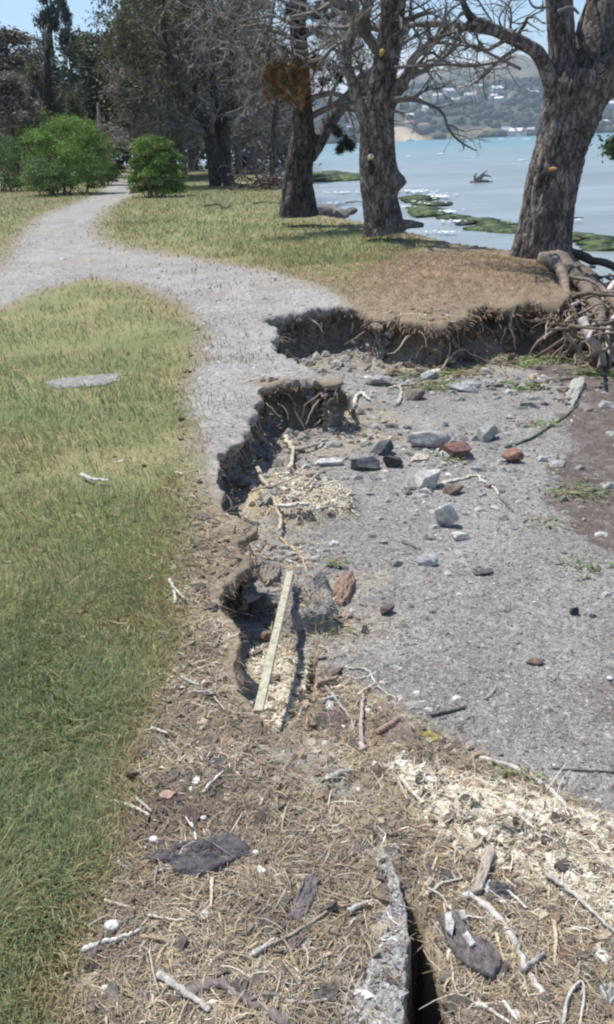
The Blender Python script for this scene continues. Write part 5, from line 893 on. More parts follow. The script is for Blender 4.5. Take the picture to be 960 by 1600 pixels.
def stick(pts, wpx, c, label, name='driftwood_stick', cat='stick', z=0.0, fork=None, tip=0.5, m=None, bumpy=0.14, lvl=None, group=None, endz=0.0, sides=10):
    P = [S(a, b, -0.1) if lvl is None else G(a, b, lvl) for a, b in pts]; P = np.array(P); k = px_size(P[0]); R0 = wpx / 2 * k; n = 28
    P = spline(P, n); 
    if lvl is None: P[:, 2] = np.convolve(np.pad(hgt(P[:, 0], P[:, 1]), 3, 'edge'), np.ones(7) / 7, 'valid')
    P[:, 2] += R0 * 0.75 + z + np.linspace(0, endz, n); L = np.linalg.norm(P[-1] - P[0]); P[1:-1] += rng.normal(size=(n - 2, 3)) * min(R0 * 0.25, L * 0.01)
    R = R0 * np.linspace(1, tip, n) * (1 + bumpy * rng.normal(size=n) * 0.5); v, q = tubes(P[None], R[None], sides, bumpy); prof = rng.uniform(0.62, 1.12, sides); vv_ = v.reshape(n, sides, 3); ph = np.linspace(0, 1, n)[:, None]; kk = prof[None] * (1 + 0.55 * fbm(ph * 9 + np.arange(sides)[None] * .7, ph * 3 + 0 * prof[None], 1.5, 3, int(pts[0][0]))); v = (P[:, None] + (vv_ - P[:, None]) * kk[..., None]).reshape(-1, 3); cc = np.tile(np.asarray(c, float), (len(v), 1)) * (1 + 0.6 * fbm(v[:, 0] / L * 9, v[:, 1] / L * 9, 2, 3, 5)[:, None])
    g_ = Geo().add(v, q=q, t=caps(1, n, sides), c=cc)
    for f_, fw in (fork or []):
        F = np.array([S(a, b, -0.1) for a, b in f_]); F = spline(F, 10); F[:, 2] = np.maximum(F[:, 2], 0 * F[:, 2] + P[:, 2].min()) + R0 * 0.5 + z; r_ = fw / 2 * k * np.linspace(1, 0.5, 10); v, q = tubes(F[None], r_[None], 7, .12); g_.add(v, q=q, t=caps(1, 10, 7), c=c)
    return g_.build(name, m or M_wood, label=label, cat=cat, group=group)
def slab(pts, th, c, label, name='bark_slab', cat='bark', m=None, ridge=0.35, lvl=None, z=0.0, rings=16, seed=0, tilt=0.0, dome=0.5, edge=None, parent=None):
    """a flat irregular piece from its outline: pts in the photograph's pixels"""
    O = np.array([G(a, b, S(*np.mean(pts, 0))[2] if lvl is None else lvl)[:2] for a, b in pts]); ce = O.mean(0); n = 64
    O2 = np.concatenate([O, O[:1]]); seg = np.concatenate([[0], np.cumsum(np.linalg.norm(O2[1:] - O2[:-1], axis=1))]); t = np.linspace(0, seg[-1], n, endpoint=False); ox = np.interp(t, seg, O2[:, 0]); oy = np.interp(t, seg, O2[:, 1])
    sc = np.sqrt(np.ptp(O[:, 0]) * np.ptp(O[:, 1])) + 1e-6; jit = 1 + 0.07 * rng.normal(size=n) * 0.5; ox = ce[0] + (ox - ce[0]) * jit; oy = ce[1] + (oy - ce[1]) * jit
    h0 = float(hgt(ce[0], ce[1])[0]) if lvl is None else lvl; V = []; f = np.linspace(1, 0.0, rings)
    ax = O[np.argmax(np.linalg.norm(O - ce, axis=1))] - ce; ax /= np.linalg.norm(ax)
    def top(x, y, rr_):
        u = ((x - ce[0]) * ax[0] + (y - ce[1]) * ax[1]) / sc; w_ = ((y - ce[1]) * ax[0] - (x - ce[0]) * ax[1]) / sc
        return th * (0.75 + dome * (1 - rr_ ** 2) * 0.5 + ridge * (fbm(u * 1.5, w_ * 9, 1.5, 4, seed, .6) * 3 + 1.6 * fbm(u * 8, w_ * 18, 1, 3, seed + 2))) + tilt * u * sc
    V.append(np.stack([ox, oy, np.full(n, h0 - 0.004) + np.minimum(tilt * ((ox - ce[0]) * ax[0] + (oy - ce[1]) * ax[1]), 0) * 0], 1))
    V.append(np.stack([ox, oy, h0 + top(ox, oy, 1.0) * 0.72], 1))
    for rr_ in f[:-1] * 0.97: x = ce[0] + (ox - ce[0]) * rr_; y = ce[1] + (oy - ce[1]) * rr_; V.append(np.stack([x, y, h0 + top(x, y, rr_)], 1))
    K = len(V); v = np.concatenate(V + [np.array([[ce[0], ce[1], h0 + float(top(ce[0], ce[1], 0))]])]); v[:, 2] += z; i = np.arange(n); j = (i + 1) % n
    q = np.concatenate([np.stack([k * n + i, k * n + j, (k + 1) * n + j, (k + 1) * n + i], 1) for k in range(K - 1)]); t = np.stack([(K - 1) * n + i, (K - 1) * n + j, np.full(n, K * n)], 1)
    cc = np.tile(np.asarray(c, float), (len(v), 1)) * (1 + 0.5 * fbm(v[:, 0] / sc * 4, v[:, 1] / sc * 4, 1, 4, seed + 9)[:, None])
    if edge is not None: cc[:2 * n] = edge
    if parent: return Geo().add(v, q=q, t=t, c=cc).build(name, m or M_barkflake, parent=parent)
    return Geo().add(v, q=q, t=t, c=cc).build(name, m or M_barkflake, label=label, cat=cat)

# the wooden measuring lath bridging the hole
a_ = G(404, 1117, 0.0); b_ = G(454, 898, -0.10); a_[2] = 0.012; b_[2] = -0.085; dv_ = b_ - a_; Ln = np.linalg.norm(dv_); dv_ /= Ln; sd_ = np.cross(dv_, [0, 0, 1]); sd_ /= np.linalg.norm(sd_); up_ = np.cross(sd_, dv_)
V = []
for i in range(13):
    p = a_ + dv_ * Ln * i / 12; 
    for s1, s2 in ((-1, 0), (-.86, 1), (.86, 1), (1, 0), (1, -1), (-1, -1)): V.append(p + sd_ * 0.0155 * s1 + up_ * 0.0045 * s2)
q = [(i * 6 + j, i * 6 + (j + 1) % 6, i * 6 + 6 + (j + 1) % 6, i * 6 + 6 + j) for i in range(12) for j in range(6)] + [(0, 3, 2, 1), (0, 5, 4, 3), (72, 73, 74, 75), (72, 75, 76, 77)]
Geo().add(V, q=q, c=(0.43, 0.395, 0.29)).build('measuring_stick', M_wood, smooth=False, label='straight pale wooden measuring stick bridging the hole in the washed-out edge', cat='measuring stick', origin=tuple(a_))

WH = C(.58, .55, .49); PG = C(.44, .41, .37); BR = C(.22, .165, .13); DG = C(.15, .14, .135); DK = C(.10, .085, .075); TN = C(.42, .32, .2)
SK = [
 ([(722, 1404), (752, 1416), (782, 1442), (805, 1478), (822, 1520), (845, 1552), (862, 1580)], 15, PG * 1.15, 'long pale curved driftwood branch right of the crack', {}),
 ([(815, 1524), (835, 1512), (850, 1498)], 11, PG, 'short grey stick crossing the curved driftwood', dict(z=.012)),
 ([(750, 1186), (790, 1198), (830, 1215), (860, 1240), (894, 1272)], 9, PG * 1.1, 'pale branch lying along the edge of the grey gravel', dict(tip=1.2)),
 ([(862, 1200), (905, 1204), (965, 1208)], 6, DG, 'dark thin stick at the right edge on the grey gravel', {}),
 ([(566, 1180), (564, 1140), (567, 1090)], 11, C(.42, .35, .31), 'upright brown-grey stick in the leaf litter above the grey mound', dict(z=.01)),
 ([(590, 1152), (608, 1142), (625, 1130)], 15, C(.36, .24, .19), 'short reddish-brown log end in the litter', dict(tip=.95, z=.008)),
 ([(512, 1222), (535, 1214), (562, 1203)], 11, PG * .95, 'short grey stick on the grey mound', dict(tip=.8)),
 ([(675, 1118), (700, 1112), (728, 1104)], 9, DG, 'dark crooked twig on the gravel right of the yellow leaf', {}),
 ([(758, 1092), (768, 1084), (774, 1072)], 7, C(.34, .29, .27), 'small bent twig on the gravel above the dark crooked one', {}),
 ([(545, 1044), (575, 1048), (590, 1072), (620, 1092)], 6, WH * .9, 'pale angled twig at the edge of the litter', {}),
 ([(588, 1050), (560, 1060), (535, 1052)], 5, WH * .8, 'thin pale twig crossing the angled twig', {}),
 ([(498, 1062), (520, 1090), (545, 1122), (556, 1150)], 5, PG * .8, 'thin grey stick slanting through the brown litter', dict(z=.01)),
 ([(470, 1080), (500, 1074), (530, 1066)], 11, C(.32, .22, .19), 'red-brown root poking out over the narrow slot', dict(z=.02)),
 ([(436, 838), (450, 852), (472, 870), (482, 888), (490, 906)], 6, TN * 1.1, 'thin pale root snaking over the gravel above the measuring stick', {}),
 ([(428, 788), (440, 822), (436, 838)], 8, C(.5, .42, .3), 'crooked root crossing the straw heap', dict(z=.03)),
 ([(434, 804), (460, 804), (484, 803)], 7, C(.62, .57, .5), 'straight pale stick on the straw heap', dict(z=.045, tip=.9)),
 ([(396, 782), (430, 772), (470, 755)], 5, C(.5, .4, .29), 'long thin stick leaning over the straw heap', dict(z=.05)),
 ([(476, 772), (490, 756), (502, 744)], 6, C(.45, .38, .3), 'short stick by the right side of the straw heap', dict(z=.03)),
 ([(402, 742), (408, 755), (420, 770)], 11, C(.48, .41, .32), 'stubby root end at the mouth of the dark hollow', dict(z=.03)),
 ([(448, 690), (458, 712), (452, 742)], 9, C(.52, .45, .34), 'pale twisted root in front of the dark hollow', dict(z=.03)),
 ([(458, 706), (485, 702), (510, 690)], 7, C(.42, .36, .29), 'grey-brown branch right of the twisted root', dict(z=.02)),
 ([(545, 610), (562, 615), (578, 626)], 9, C(.6, .56, .5), 'short white stick at the tip of the path ledge', {}),
 ([(608, 606), (640, 600), (682, 596)], 6, C(.5, .42, .33), 'long thin pale stick left of the weed', {}),
 ([(622, 632), (628, 614), (624, 604)], 7, C(.48, .44, .38), 'short pale stub below the long thin stick', {}),
 ([(745, 668), (720, 690), (745, 700)], 0.1, PG, '', None),
 ([(740, 560), (765, 572), (800, 590)], 4, C(.36, .28, .2), 'thin brown twig under the hanging roots', {}),
 ([(690, 568), (730, 560), (790, 566), (820, 575)], 4, C(.34, .27, .2), 'thin branch lying along the foot of the bank', {}),
 ([(760, 602), (810, 600), (855, 596), (905, 588)], 5, DG * .9, 'dark branch lying from the gravel towards the mud', {}),
 ([(790, 698), (820, 688), (850, 672), (880, 652), (905, 628)], 6, C(.10, .12, .06), 'long dark weedy branch curving towards the mud', {}),
 ([(690, 755), (720, 748), (746, 742), (752, 752)], 6, C(.6, .54, .46), 'bent pale stick behind the pale lumpy stone', {}),
 ([(752, 750), (770, 760), (780, 772)], 6, C(.58, .54, .48), 'short pale twig right of the bent stick', {}),
 ([(782, 778), (795, 790), (802, 800)], 5, DG, 'short dark twig on the gravel right of the pointed stone', {}),
 ([(650, 690), (688, 684), (692, 700)], 0.1, PG, '', None),
 ([(630, 846), (640, 850), (650, 856)], 5, DG, 'tiny dark twig left of the pointed stone', {}),
 ([(130, 1494), (160, 1482), (190, 1474), (222, 1461)], 10, WH * 1.15, 'bleached white stick in the litter by the grass edge', dict(z=.01)),
 ([(180, 1466), (192, 1472), (202, 1476)], 6, WH, 'short white stick below the shell', dict(z=.006)),
 ([(152, 1256), (190, 1264), (215, 1272), (234, 1284)], 8, WH * .95, 'long white weathered stick across the grass edge', dict(z=.012)),
 ([(214, 1256), (228, 1266), (238, 1276)], 6, PG, 'short pale stick right of the long white one', dict(z=.01)),
 ([(248, 1529), (268, 1545), (292, 1562), (330, 1588)], 14, C(.44, .40, .37), 'pale-tipped forked branch at the bottom of the photo', dict(z=.01, tip=.6)),
 ([(278, 1556), (312, 1554), (338, 1545), (372, 1556), (392, 1574), (424, 1588), (450, 1612)], 17, C(.20, .165, .155), 'thick dark branch lying at the bottom of the photo', dict(z=.004, tip=.85, bumpy=.3, fork=[([(392, 1572), (420, 1562), (438, 1566)], 7)])),
 ([(320, 1246), (330, 1232), (350, 1212)], 7, WH * 1.05, 'white broken twig with dark bark left on it', dict(z=.01)),
 ([(300, 1295), (305, 1308), (308, 1322)], 6, WH, 'small white forked twig above the big bark slab', dict(z=.012, fork=[([(304, 1308), (298, 1300), (292, 1290)], 4)])),
 ([(244, 1366), (258, 1364), (268, 1362)], 5, WH, 'white chip at the left end of the bark slab', dict(z=.006)),
 ([(357, 1365), (368, 1368), (380, 1372)], 5, WH, 'white chip at the right end of the bark slab', dict(z=.006)),
 ([(333, 1382), (332, 1400), (331, 1428)], 7, C(.52, .45, .35), 'straight tan stalk standing out below the bark slab', dict(z=.012)),
 ([(165, 1415), (190, 1422), (212, 1428)], 6, C(.55, .48, .36), 'tan stick above the shell', dict(z=.01)),
 ([(235, 1440), (262, 1445), (292, 1447)], 6, C(.55, .50, .40), 'pale straw stick level with the shell', dict(z=.012)),
 ([(400, 1498), (470, 1462), (520, 1430), (575, 1421)], 8, C(.36, .29, .23), 'long broken branch with a white end, left of the crack', dict(z=.012)),
 ([(545, 1436), (560, 1428), (576, 1421)], 9, WH, 'white splintered wood at the branch end', dict(z=.018)),
 ([(536, 1592), (545, 1556), (560, 1510)], 7, C(.40, .36, .31), 'thin stick lying along the grey edge', dict(z=.006)),
 ([(448, 1572), (480, 1574), (512, 1570)], 7, C(.40, .35, .31), 'short crooked stick near the bottom centre', dict(z=.008)),
 ([(396, 1500), (412, 1490), (430, 1476)], 10, C(.50, .48, .45), 'pale grey stick under the long broken branch', dict(z=.01)),
 ([(664, 1408), (680, 1398), (694, 1388), (724, 1380)], 7, C(.50, .44, .37), 'forked pale twig at the left of the dark planks', dict(z=.014, fork=[([(668, 1404), (690, 1414), (700, 1430)], 5)])),
 ([(792, 1400), (806, 1412), (822, 1428)], 6, WH, 'short white stick right of the dark planks', dict(z=.014)),
 ([(852, 1376), (890, 1402), (920, 1430), (965, 1470)], 8, PG * 1.1, 'long pale stick at the right edge beside the pale heap', dict(z=.015)),
 ([(866, 1448), (868, 1480), (866, 1518)], 8, C(.50, .40, .28), 'straight tan stick right of the curved driftwood', dict(z=.012)),
 ([(880, 1610), (886, 1570), (905, 1545), (912, 1560), (905, 1612)], 8, PG * 1.1, 'looped pale twig at the bottom right', dict(z=.015)),
 ([(745, 1578), (765, 1586), (795, 1606)], 10, C(.55, .50, .42), 'pale curved stick at the bottom, under the burnt wood', dict(z=.01)),
 ([(786, 1576), (796, 1588), (808, 1604)], 8, WH * 1.1, 'short thick white stick at the bottom edge', dict(z=.012)),
 ([(688, 1548), (712, 1550), (740, 1556)], 5, C(.50, .42, .32), 'thin straw stick under the burnt wood', dict(z=.01)),
 ([(702, 1424), (712, 1438), (730, 1440), (756, 1444)], 6, C(.60, .55, .46), 'pale bent twig above the burnt wood', dict(z=.014)),
 ([(775, 1466), (782, 1490), (788, 1508)], 6, C(.52, .44, .3), 'straw-coloured stick between the burnt and the curved wood', dict(z=.01)),
 ([(628, 1222), (640, 1240), (662, 1262)], 8, C(.60, .53, .43), 'pale split stick right of the grey mound', dict(z=.012)),
 ([(625, 1228), (634, 1250), (640, 1256)], 5, C(.5, .42, .32), 'thin stick beside the pale split stick', dict(z=.01)),
 ([(605, 1312), (640, 1314), (672, 1312)], 6, C(.2, .15, .12), 'dark straight stick above the start of the crack', dict(z=.01)),
 ([(128, 750), (145, 757), (172, 760)], 7, WH, 'white stick in the grass left of the path edge', dict(z=.02)),
 ([(265, 912), (272, 926), (275, 950)], 6, WH * .95, 'white crooked twig on the dry grass edge', dict(z=.012, fork=[([(270, 926), (280, 936), (290, 945)], 4)])),
 ([(295, 1090), (330, 1090), (352, 1118)], 5, PG, 'curved pale twig just left of the hole', dict(z=.012)),
 ([(285, 1064), (300, 1072), (312, 1076)], 5, WH * .9, 'small pale stick at the grass edge left of the hole', dict(z=.01)),
 ([(238, 1144), (250, 1148), (264, 1152)], 5, WH, 'small white stick where the litter meets the grass', dict(z=.01)),
 ([(320, 325), (340, 322), (352, 328), (362, 321)], 3, DK * .6, 'black fallen twig on the grass before the spreading tree', dict(z=.03)),
 ([(395, 320), (415, 318), (440, 320)], 2.5, DK, 'dark fallen twig on the grass left of the forked tree', dict(z=.02)),
 ([(370, 832), (395, 842), (416, 846)], 4, TN, 'thin yellowish root above the second bite of the edge', {}),
 ([(560, 1090), (575, 1078), (590, 1070)], 5, C(.5, .42, .33), 'short twig in the leafy litter', dict(z=.012)),
 ([(505, 1100), (520, 1094), (530, 1092)], 7, WH * .85, 'pale chip in the brown litter right of the slot', dict(z=.012)),
]
for pts, w_, c, lab, kw in SK:
    if kw is None: continue
    stick(pts, w_, c, lab, name='twig' if w_ <= 6 else 'driftwood_stick', cat='twig' if w_ <= 6 else 'stick', **kw)
# bark slabs, planks, burnt wood
SL = [
 ([(233, 1340), (262, 1328), (300, 1322), (330, 1310), (360, 1308), (382, 1322), (394, 1332), (385, 1342), (360, 1352), (340, 1366), (305, 1374), (272, 1368), (270, 1354), (240, 1352)], .022, C(.105, .095, .10), 'large dark grey bark slab on the brown litter', dict(ridge=.5)),
 ([(448, 1440), (462, 1410), (478, 1378), (492, 1372), (500, 1384), (492, 1410), (482, 1432), (466, 1446)], .02, C(.17, .15, .155), 'elongated grey-brown bark piece, upright in the litter', {}),
 ([(448, 1480), (470, 1460), (492, 1446), (486, 1462), (470, 1482), (442, 1498)], .014, C(.20, .165, .15), 'brown bark piece below the elongated one', {}),
 ([(660, 1356), (672, 1352), (700, 1362), (728, 1376), (722, 1390), (694, 1386), (668, 1370)], .018, C(.13, .105, .10), 'dark plank left of the standing flat stick', {}),
 ([(756, 1384), (790, 1388), (812, 1402), (800, 1412), (768, 1412), (750, 1404)], .02, C(.12, .115, .12), 'dark grey plank right of the standing flat stick', {}),
 ([(720, 1346), (748, 1350), (752, 1362), (728, 1360)], .014, C(.14, .10, .085), 'brown plank end behind the standing stick', {}),
 ([(686, 1442), (706, 1430), (726, 1448), (742, 1476), (772, 1488), (784, 1508), (770, 1538), (748, 1530), (722, 1512), (700, 1484)], .03, C(.16, .14, .14), 'burnt dark driftwood block with white ash patches', dict(name='burnt_wood', cat='driftwood')),
 ([(695, 1446), (704, 1442), (710, 1462), (706, 1480), (696, 1470)], .006, C(.48, .47, .46), None, None),
 ([(588, 1146), (612, 1128), (642, 1136), (655, 1170), (630, 1176), (600, 1160)], .016, C(.21, .155, .14), 'flat red-brown bark beside the short log end', {}),
 ([(500, 1120), (520, 1112), (540, 1120), (548, 1138), (520, 1140)], .016, C(.15, .11, .10), 'dark brown bark lump in the litter right of the slot', {}),
 ([(508, 1136), (530, 1132), (544, 1148), (520, 1152)], .014, C(.17, .12, .115), 'lower brown bark lump right of the slot', {}),
 ([(522, 925), (535, 904), (552, 902), (556, 912), (545, 940), (532, 950), (520, 944)], .035, C(.28, .19, .14), 'broken brown wood block on the gravel right of the measuring stick', dict(name='wood_block', cat='wood')),
 ([(328, 1192), (350, 1185), (362, 1194), (345, 1202), (326, 1200)], .014, C(.14, .13, .14), 'grey bark chip near the grey mound', {}),
 ([(246, 1000), (260, 992), (278, 998), (266, 1006)], .012, C(.11, .095, .10), 'dark bark chip in the grass left of the hole', {}),
 ([(4, 1180), (25, 1168), (50, 1174), (30, 1190), (8, 1192)], .014, C(.19, .15, .13), 'brown bark chip in the grass at the left edge', {}),
 ([(395, 1440), (420, 1432), (434, 1446), (420, 1462), (400, 1462)], .016, C(.17, .145, .14), 'rounded bark lump left of the elongated piece', {}),
 ([(240, 1262), (252, 1248), (276, 1242), (280, 1256), (262, 1272), (244, 1276)], .016, C(.13, .085, .075), 'dark red-brown bark cluster right of the white stick', {}),
 ([(282, 1272), (300, 1262), (318, 1272), (308, 1290), (288, 1292)], .014, C(.11, .08, .075), 'dark bark lump above the big slab', {}),
 ([(250, 1248), (262, 1242), (276, 1246), (266, 1256), (252, 1254)], .006, C(.48, .32, .26), 'pinkish dry leaf on the dark bark cluster', dict(name='dry_leaf', cat='leaf', z=.014)),
 ([(345, 1160), (360, 1150), (370, 1162), (356, 1174)], .008, C(.42, .30, .18), 'orange-brown dry leaf by the grey mound', dict(name='dry_leaf', cat='leaf')),
 ([(655, 1146), (672, 1142), (690, 1152), (676, 1160), (660, 1156)], .006, C(.62, .55, .06), 'bright yellow leaf at the edge of the gravel', dict(name='yellow_leaf', cat='leaf', m=M_weed)),
 ([(686, 1150), (700, 1146), (706, 1152), (696, 1158)], .005, C(.55, .55, .25), 'pale yellow-green leaf beside the bright yellow one', dict(name='yellow_leaf', cat='leaf', m=M_weed)),
 ([(865, 1500), (880, 1480), (902, 1488), (900, 1520), (880, 1540), (868, 1524)], .012, C(.18, .11, .08), 'red-brown bark piece right of the tan stick', {}),
 ([(935, 1545), (965, 1540), (975, 1575), (945, 1570)], .016, C(.42, .43, .43), 'pale grey slab at the bottom right edge', {}),
 ([(845, 1312), (868, 1304), (884, 1314), (868, 1324), (846, 1322)], .014, C(.13, .10, .085), 'dark wood chip on the pale heap', {}),
 ([(486, 1550), (510, 1532), (534, 1548), (520, 1570), (490, 1566)], .014, C(.14, .12, .12), 'dark bark lump left of the crack edge', {}),
 ([(540, 1500), (560, 1486), (586, 1494), (580, 1510), (556, 1512)], .010, C(.34, .25, .2), 'tan bark flake on the grey edge', {}),
 ([(356, 1560), (378, 1540), (392, 1552), (378, 1570)], .012, C(.13, .11, .11), 'dark bark flake beside the thick dark branch', {}),
 ([(400, 896), (420, 886), (440, 890), (436, 912), (414, 916)], .04, C(.26, .22, .19), 'lump of fallen earth at the head of the measuring stick', dict(name='earth_clod', cat='earth', m=M_soil)),
 ([(66, 598), (110, 590), (160, 586), (188, 584), (186, 596), (150, 604), (84, 607)],   .006, C(.26, .25, .235), 'flat grey stone slab sunk in the lawn', dict(name='flat_stone', cat='stone', m=M_stone, ridge=.1, dome=.1)),
 ([(360, 378 - 90), (380, 286), (392, 289), (372, 292)], .05, C(.55, .48, .42), 'pale slab of wood at the foot of the spreading tree', {}),
]
SL += [
 ([(742, 1408), (736, 1404), (748, 1372), (756, 1338), (770, 1332), (774, 1340), (762, 1376), (752, 1404)], .012, C(.40, .335, .28), 'flat brown stick lying across the dark planks', dict(name='flat_stick', cat='stick', z=.02, m=M_wood, dome=.1)),
 ([(882, 636), (892, 598), (912, 594), (914, 602), (904, 622), (896, 640), (888, 630)], .05, C(.36, .36, .32), 'broken grey plank end at the top of the mud patch', dict(name='broken_plank', cat='plank', m=M_wood, dome=.1))]
burnt = None
for pts, th, c, lab, kw in SL:
    if kw is None:
        for pp in (pts, [(716, 1444), (724, 1440), (730, 1452), (722, 1456)], [(722, 1480), (730, 1474), (742, 1492), (734, 1498)]): o = slab(pp, th, c, 'x', z=.034, seed=2, lvl=float(S(735, 1490)[2])); 
        continue
    o = slab(pts, th, c, lab, seed=int(pts[0][0]), **kw)
for o in [x for x in bpy.data.objects if x.get('label') == 'x']:
    b_o = [x for x in bpy.data.objects if x.name == 'burnt_wood'][0]; del o['label']; del o['category']; o.name = 'ash_patch'; o.parent = b_o; o.location = o.location - b_o.location
# fallen shell with a spike, small white shells
def shell(px, py, w_, label):
    b = S(px, py); k = px_size(b); r_ = w_ / 2 * k; v = IC3 * np.array([r_, r_ * .8, r_ * .55]); v = v * (1 + .08 * np.sin(np.arctan2(IC3[:, 1], IC3[:, 0]) * 14))[:, None]; v[:, 2] += r_ * .4 + .006
    return Geo().add(v + b, t=IF3, c=(.78, .76, .72)).build('sea_shell', M_stone, label=label, cat='shell')
shell(176, 1453, 24, 'white shell in the litter near the bleached stick')
for (px, py, w_, lab) in ((241, 1316, 14, 'small white shell right of the grass edge'), (319, 1282, 10, 'tiny white shell above the bark slab'), (166, 1548, 12, 'white shell fragment low in the grass edge'), (333, 1572, 14, 'white shell fragment beside the thick dark branch'), (652, 634, 5, 'tiny white shell on the path by the weed'), (400, 1336, 10, 'white fragment at the right of the bark slab'), (575, 1110, 10, 'white shell in the brown litter'), (953, 1057, 9, 'tiny white shell on the gravel at the right edge')): shell(px, py, w_, lab)

# ------------------------------------------------------------------ in the water
def weedmat(pts, th, label, seed):
    O = np.array([G(a, b, WATER_Z + .05)[:2] for a, b in pts]); lo, hi = O.min(0), O.max(0); n = 700; r0 = np.random.default_rng(seed); x = r0.uniform(lo[0], hi[0], n * 3); y = r0.uniform(lo[1], hi[1], n * 3); k = (sdf(x, y, O) > -0.1) & (fbm(x, y, 0.9, 3, seed) > -0.04); x, y = x[k][:n], y[k][:n]; dd = np.clip(sdf(x, y, O), 0, .8)
    s_ = 0.16 * (hi[1] / 30); v = IC0[None] * (s_ * r0.uniform(.5, 1.4, (len(x), 1, 1))) * np.array([1.5, 1.2, .4]) * (1 + .5 * (r0.random((len(x), 12, 1)) - .5)) + np.stack([x, y, WATER_Z + th * dd], 1)[:, None]
    cc = C(.085, .125, .04) * r0.uniform(.5, 1.7, (len(x), 1, 1)) * np.ones((1, 12, 1)); dk_ = r0.random(len(x)) < .3; cc[dk_] = C(.05, .055, .035)
    return Geo().add(v, t=IF0[None] + np.arange(len(x))[:, None, None] * 12, c=cc).build('seaweed_mat', M_weed, label=label, cat='seaweed')
weedmat([(488, 272), (520, 270), (562, 275), (560, 281), (500, 283), (480, 280)], .12, 'green seaweed bank in the water between the two middle trees', 1)
weedmat([(636, 308), (660, 306), (690, 316), (688, 320), (655, 318)], .10, 'small green seaweed patch by the breaking wavelet', 2)
weedmat([(648, 322), (680, 326), (690, 334), (660, 336)], .10, 'bright green seaweed patch below the small one', 3)
weedmat([(722, 342), (760, 340), (800, 350), (800, 362), (740, 356)], .12, 'long green seaweed patch left of the leaning tree', 4)
weedmat([(885, 362), (920, 366), (965, 372), (985, 392), (930, 388), (890, 376)], .16, 'dark green weedy rocks right of the leaning tree', 5)
weedmat([(700, 338), (716, 336), (722, 344), (708, 346)], .08, 'tiny green patch left of the long seaweed patch', 6)
# breaking wavelets
def foam(px, py, w_, h_, label=None, seed=0):
    r0 = np.random.default_rng(seed); n = max(6, int(w_ * h_ * 0.35)); P = []
    for _ in range(n): a, b = r0.normal(size=2) * .4; P.append(G(px + a * w_, py + b * h_, WATER_Z + .10))
    P = np.array(P); s_ = 0.5 * 2.6 * cdepth(P.mean(0)) / FPX * r0.uniform(.5, 1.5, (n, 1, 1)); v = IC0[None] * s_ * np.array([2.4, 3.0, .35]) + P[:, None]; return v, IF0[None] + np.arange(n)[:, None, None] * 12
g_ = Geo()
for i, (px, py, w_, h_) in enumerate([(648, 298, 50, 3), (685, 306, 34, 5), (668, 316, 30, 3), (700, 330, 30, 3), (640, 322, 14, 2), (600, 330, 30, 2), (536, 268, 10, 1), (640, 244, 9, 1), (738, 245, 9, 1.5), (560, 238, 8, 1), (690, 240, 6, 1), (900, 343, 14, 1.5), (815, 250, 8, 1), (530, 300, 40, 2), (520, 316, 40, 2), (710, 345, 30, 2), (690, 362, 40, 2), (812, 217, 34, 1.2), (725, 218, 8, 1), (845, 236, 6, 1)]): v, t = foam(px, py, w_, h_, seed=i); g_.add(v, t=t, c=(.85, .87, .87))
g_.build('foam', M_foam, kind='stuff', label='white foam of small breaking waves', cat='foam')
# driftwood snag, rocks behind the dark tree
b_ = G(750, 286, WATER_Z); t = empty('driftwood_snag', b_, 'grey driftwood snag standing out of the water left of the leaning tree', 'driftwood')
g_ = Geo()
for pl in ([(742, 288), (748, 278), (754, 272), (762, 266)], [(742, 287), (752, 283), (764, 282)], [(750, 280), (757, 274), (768, 276)], [(744, 284), (742, 276), (745, 270)]):
    P = spline([D(a, b, b_[1]) for a, b in pl], 10); v, q = tubes(P[None], (np.linspace(.12, .03, 10))[None], 7, .2); g_.add(v, q=q, c=C(.25, .22, .2))
part(g_, 'branches', M_wood, t); g_ = Geo(); P = spline([D(735, 287, b_[1]), D(750, 285, b_[1]), D(770, 286, b_[1])], 10); v, q = tubes(P[None], np.linspace(.16, .1, 10)[None], 8, .2); part(g_.add(v, q=q, c=C(.2, .18, .17)), 'log', M_wood, t)
def prock(px, py, y, w_, h_, c, label, seed):
    r0 = np.random.default_rng(seed); v = IC3.copy()
    for i in range(9): nn = unit(r0.normal(size=3)); lim = r0.uniform(.55, .85); dd = v @ nn; o_ = dd > lim; v[o_] -= (dd[o_] - lim)[:, None] * nn
    p = D(px, py, y); k = px_size(p); v = v * np.array([w_ / 2 * k, w_ / 2 * k * .8, h_ / 2 * k]) / np.abs(v).max(0); Geo().add(v + p, t=IF3, c=np.asarray(c) * (1 + .4 * fbm(v[:, 0] * 4, v[:, 1] * 4 + v[:, 2] * 3, 1, 3, seed)[:, None])).build('rock', M_stone, label=label, cat='rock', group=None)
for a in ((505, 333, 22.5, 36, 24, C(.17, .15, .14), 'dark rock at the foot of the forked tree', 51), (530, 334, 22.5, 36, 20, C(.21, .19, .175), 'grey rock between the forked tree and the middle tree', 52), (548, 330, 24, 26, 12, C(.14, .13, .12), 'flat dark rock behind the middle tree', 53), (512, 325, 24, 30, 12, C(.24, .21, .19), 'low grey rock topping the pile beside the forked tree', 54)): prock(*a)
stick([(540, 318), (560, 316), (575, 318)], 3, DG, 'dark stick reaching over the water between the two middle trees', lvl=-.35)
stick([(880, 343), (900, 342), (912, 342)], 4, DG, 'dark stub sticking out of the water right of the leaning tree', lvl=-.85)
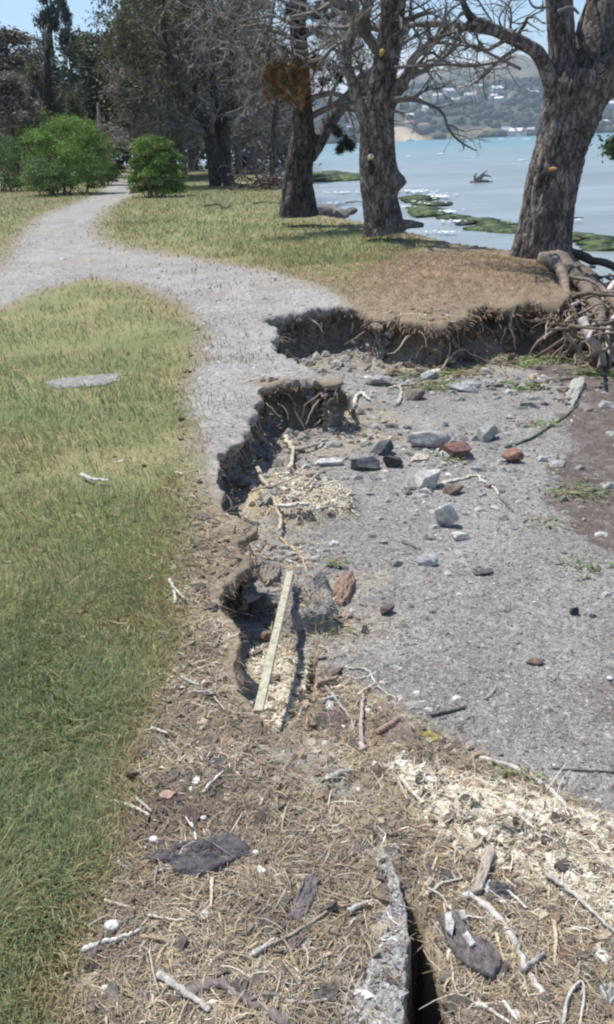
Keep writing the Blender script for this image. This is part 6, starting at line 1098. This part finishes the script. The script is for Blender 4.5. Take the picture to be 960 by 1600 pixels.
# brushwood heap left of the forked tree
hp_ = G(425, 292); t = empty('brushwood_heap', hp_, 'heap of dark brown roots and brushwood left of the forked tree', 'brushwood'); n = 120; S_ = np.array([hp_ + C(rng.normal() * .8, rng.normal() * .8, abs(rng.normal()) * .35 - .05) for _ in range(n)]); A_ = grow(S_, rng.normal(size=(n, 3)) * C(1, 1, .5), rng.uniform(.4, 1.4, n), rng.uniform(.015, .05, n), 7, .3, (0, 0, -.03), .3)
v, q = tubes(A_[0], A_[1], 5); part(Geo().add(v, q=q, c=np.repeat(pickc(n, [(.10, .07, .055), (.17, .12, .10)], (3, 2)), 35, 0)), 'branches', M_root, t)
# boats under the far shore
for px, py, lab in ((642, 219, 'white boat moored off the far shore, left one'), (812, 215.5, 'white boat moored off the far shore, right one')):
    p = D(px, py, 1380); p[2] = WATER_Z; e = empty('boat', p, lab, 'boat'); h_ = []
    prof = [(-5.5, 1.2), (-3, 1.7), (0, 1.9), (3, 1.4), (6, .1)]; V = [(x, s * w_ * f, z) for x, w_ in prof for s, f, z in ((-1, .55, -.3), (-1, 1, 1.5), (1, 1, 1.5), (1, .55, -.3))]
    q = [(i * 4 + j, i * 4 + (j + 1) % 4, i * 4 + 4 + (j + 1) % 4, i * 4 + 4 + j) for i in range(4) for j in range(4)] + [(0, 1, 2, 3)]; o = Geo().add(V, q=q, c=(.8, .8, .8)).build('hull', M_house); o.parent = e
    V = [(x, y, z) for x, y, z in ((-3, -1, 1.5), (1.5, -1, 1.5), (1.5, 1, 1.5), (-3, 1, 1.5), (-2.6, -.8, 3), (.6, -.8, 3), (.6, .8, 3), (-2.6, .8, 3))]; o = Geo().add(V, q=[(0, 1, 5, 4), (1, 2, 6, 5), (2, 3, 7, 6), (3, 0, 4, 7), (4, 5, 6, 7)], c=(.75, .75, .75)).build('cabin', M_house, smooth=False); o.parent = e

# ------------------------------------------------------------------ the air
hb = Geo(); x0, x1, y0, y1, z0, z1 = -2550, 2900, -2450, 6300, -12, 290
hb.add([(x0, y0, z0), (x1, y0, z0), (x1, y1, z0), (x0, y1, z0), (x0, y0, z1), (x1, y0, z1), (x1, y1, z1), (x0, y1, z1)], q=[(0, 3, 2, 1), (4, 5, 6, 7), (0, 1, 5, 4), (1, 2, 6, 5), (2, 3, 7, 6), (3, 0, 4, 7)])
mh = bpy.data.materials.new('air'); mh.use_nodes = True; hn = mh.node_tree.nodes; hn.remove(hn['Principled BSDF']); pv = hn.new('ShaderNodeVolumePrincipled'); pv.inputs['Color'].default_value = (0.70, 0.84, 1.0, 1); pv.inputs['Density'].default_value = 0.00021; pv.inputs['Anisotropy'].default_value = 0.2
mh.node_tree.links.new(pv.outputs[0], hn['Material Output'].inputs['Volume'])
hb.build('haze', mh, smooth=False, kind='stuff', label='thin bluish summer haze over the bay', cat='haze')
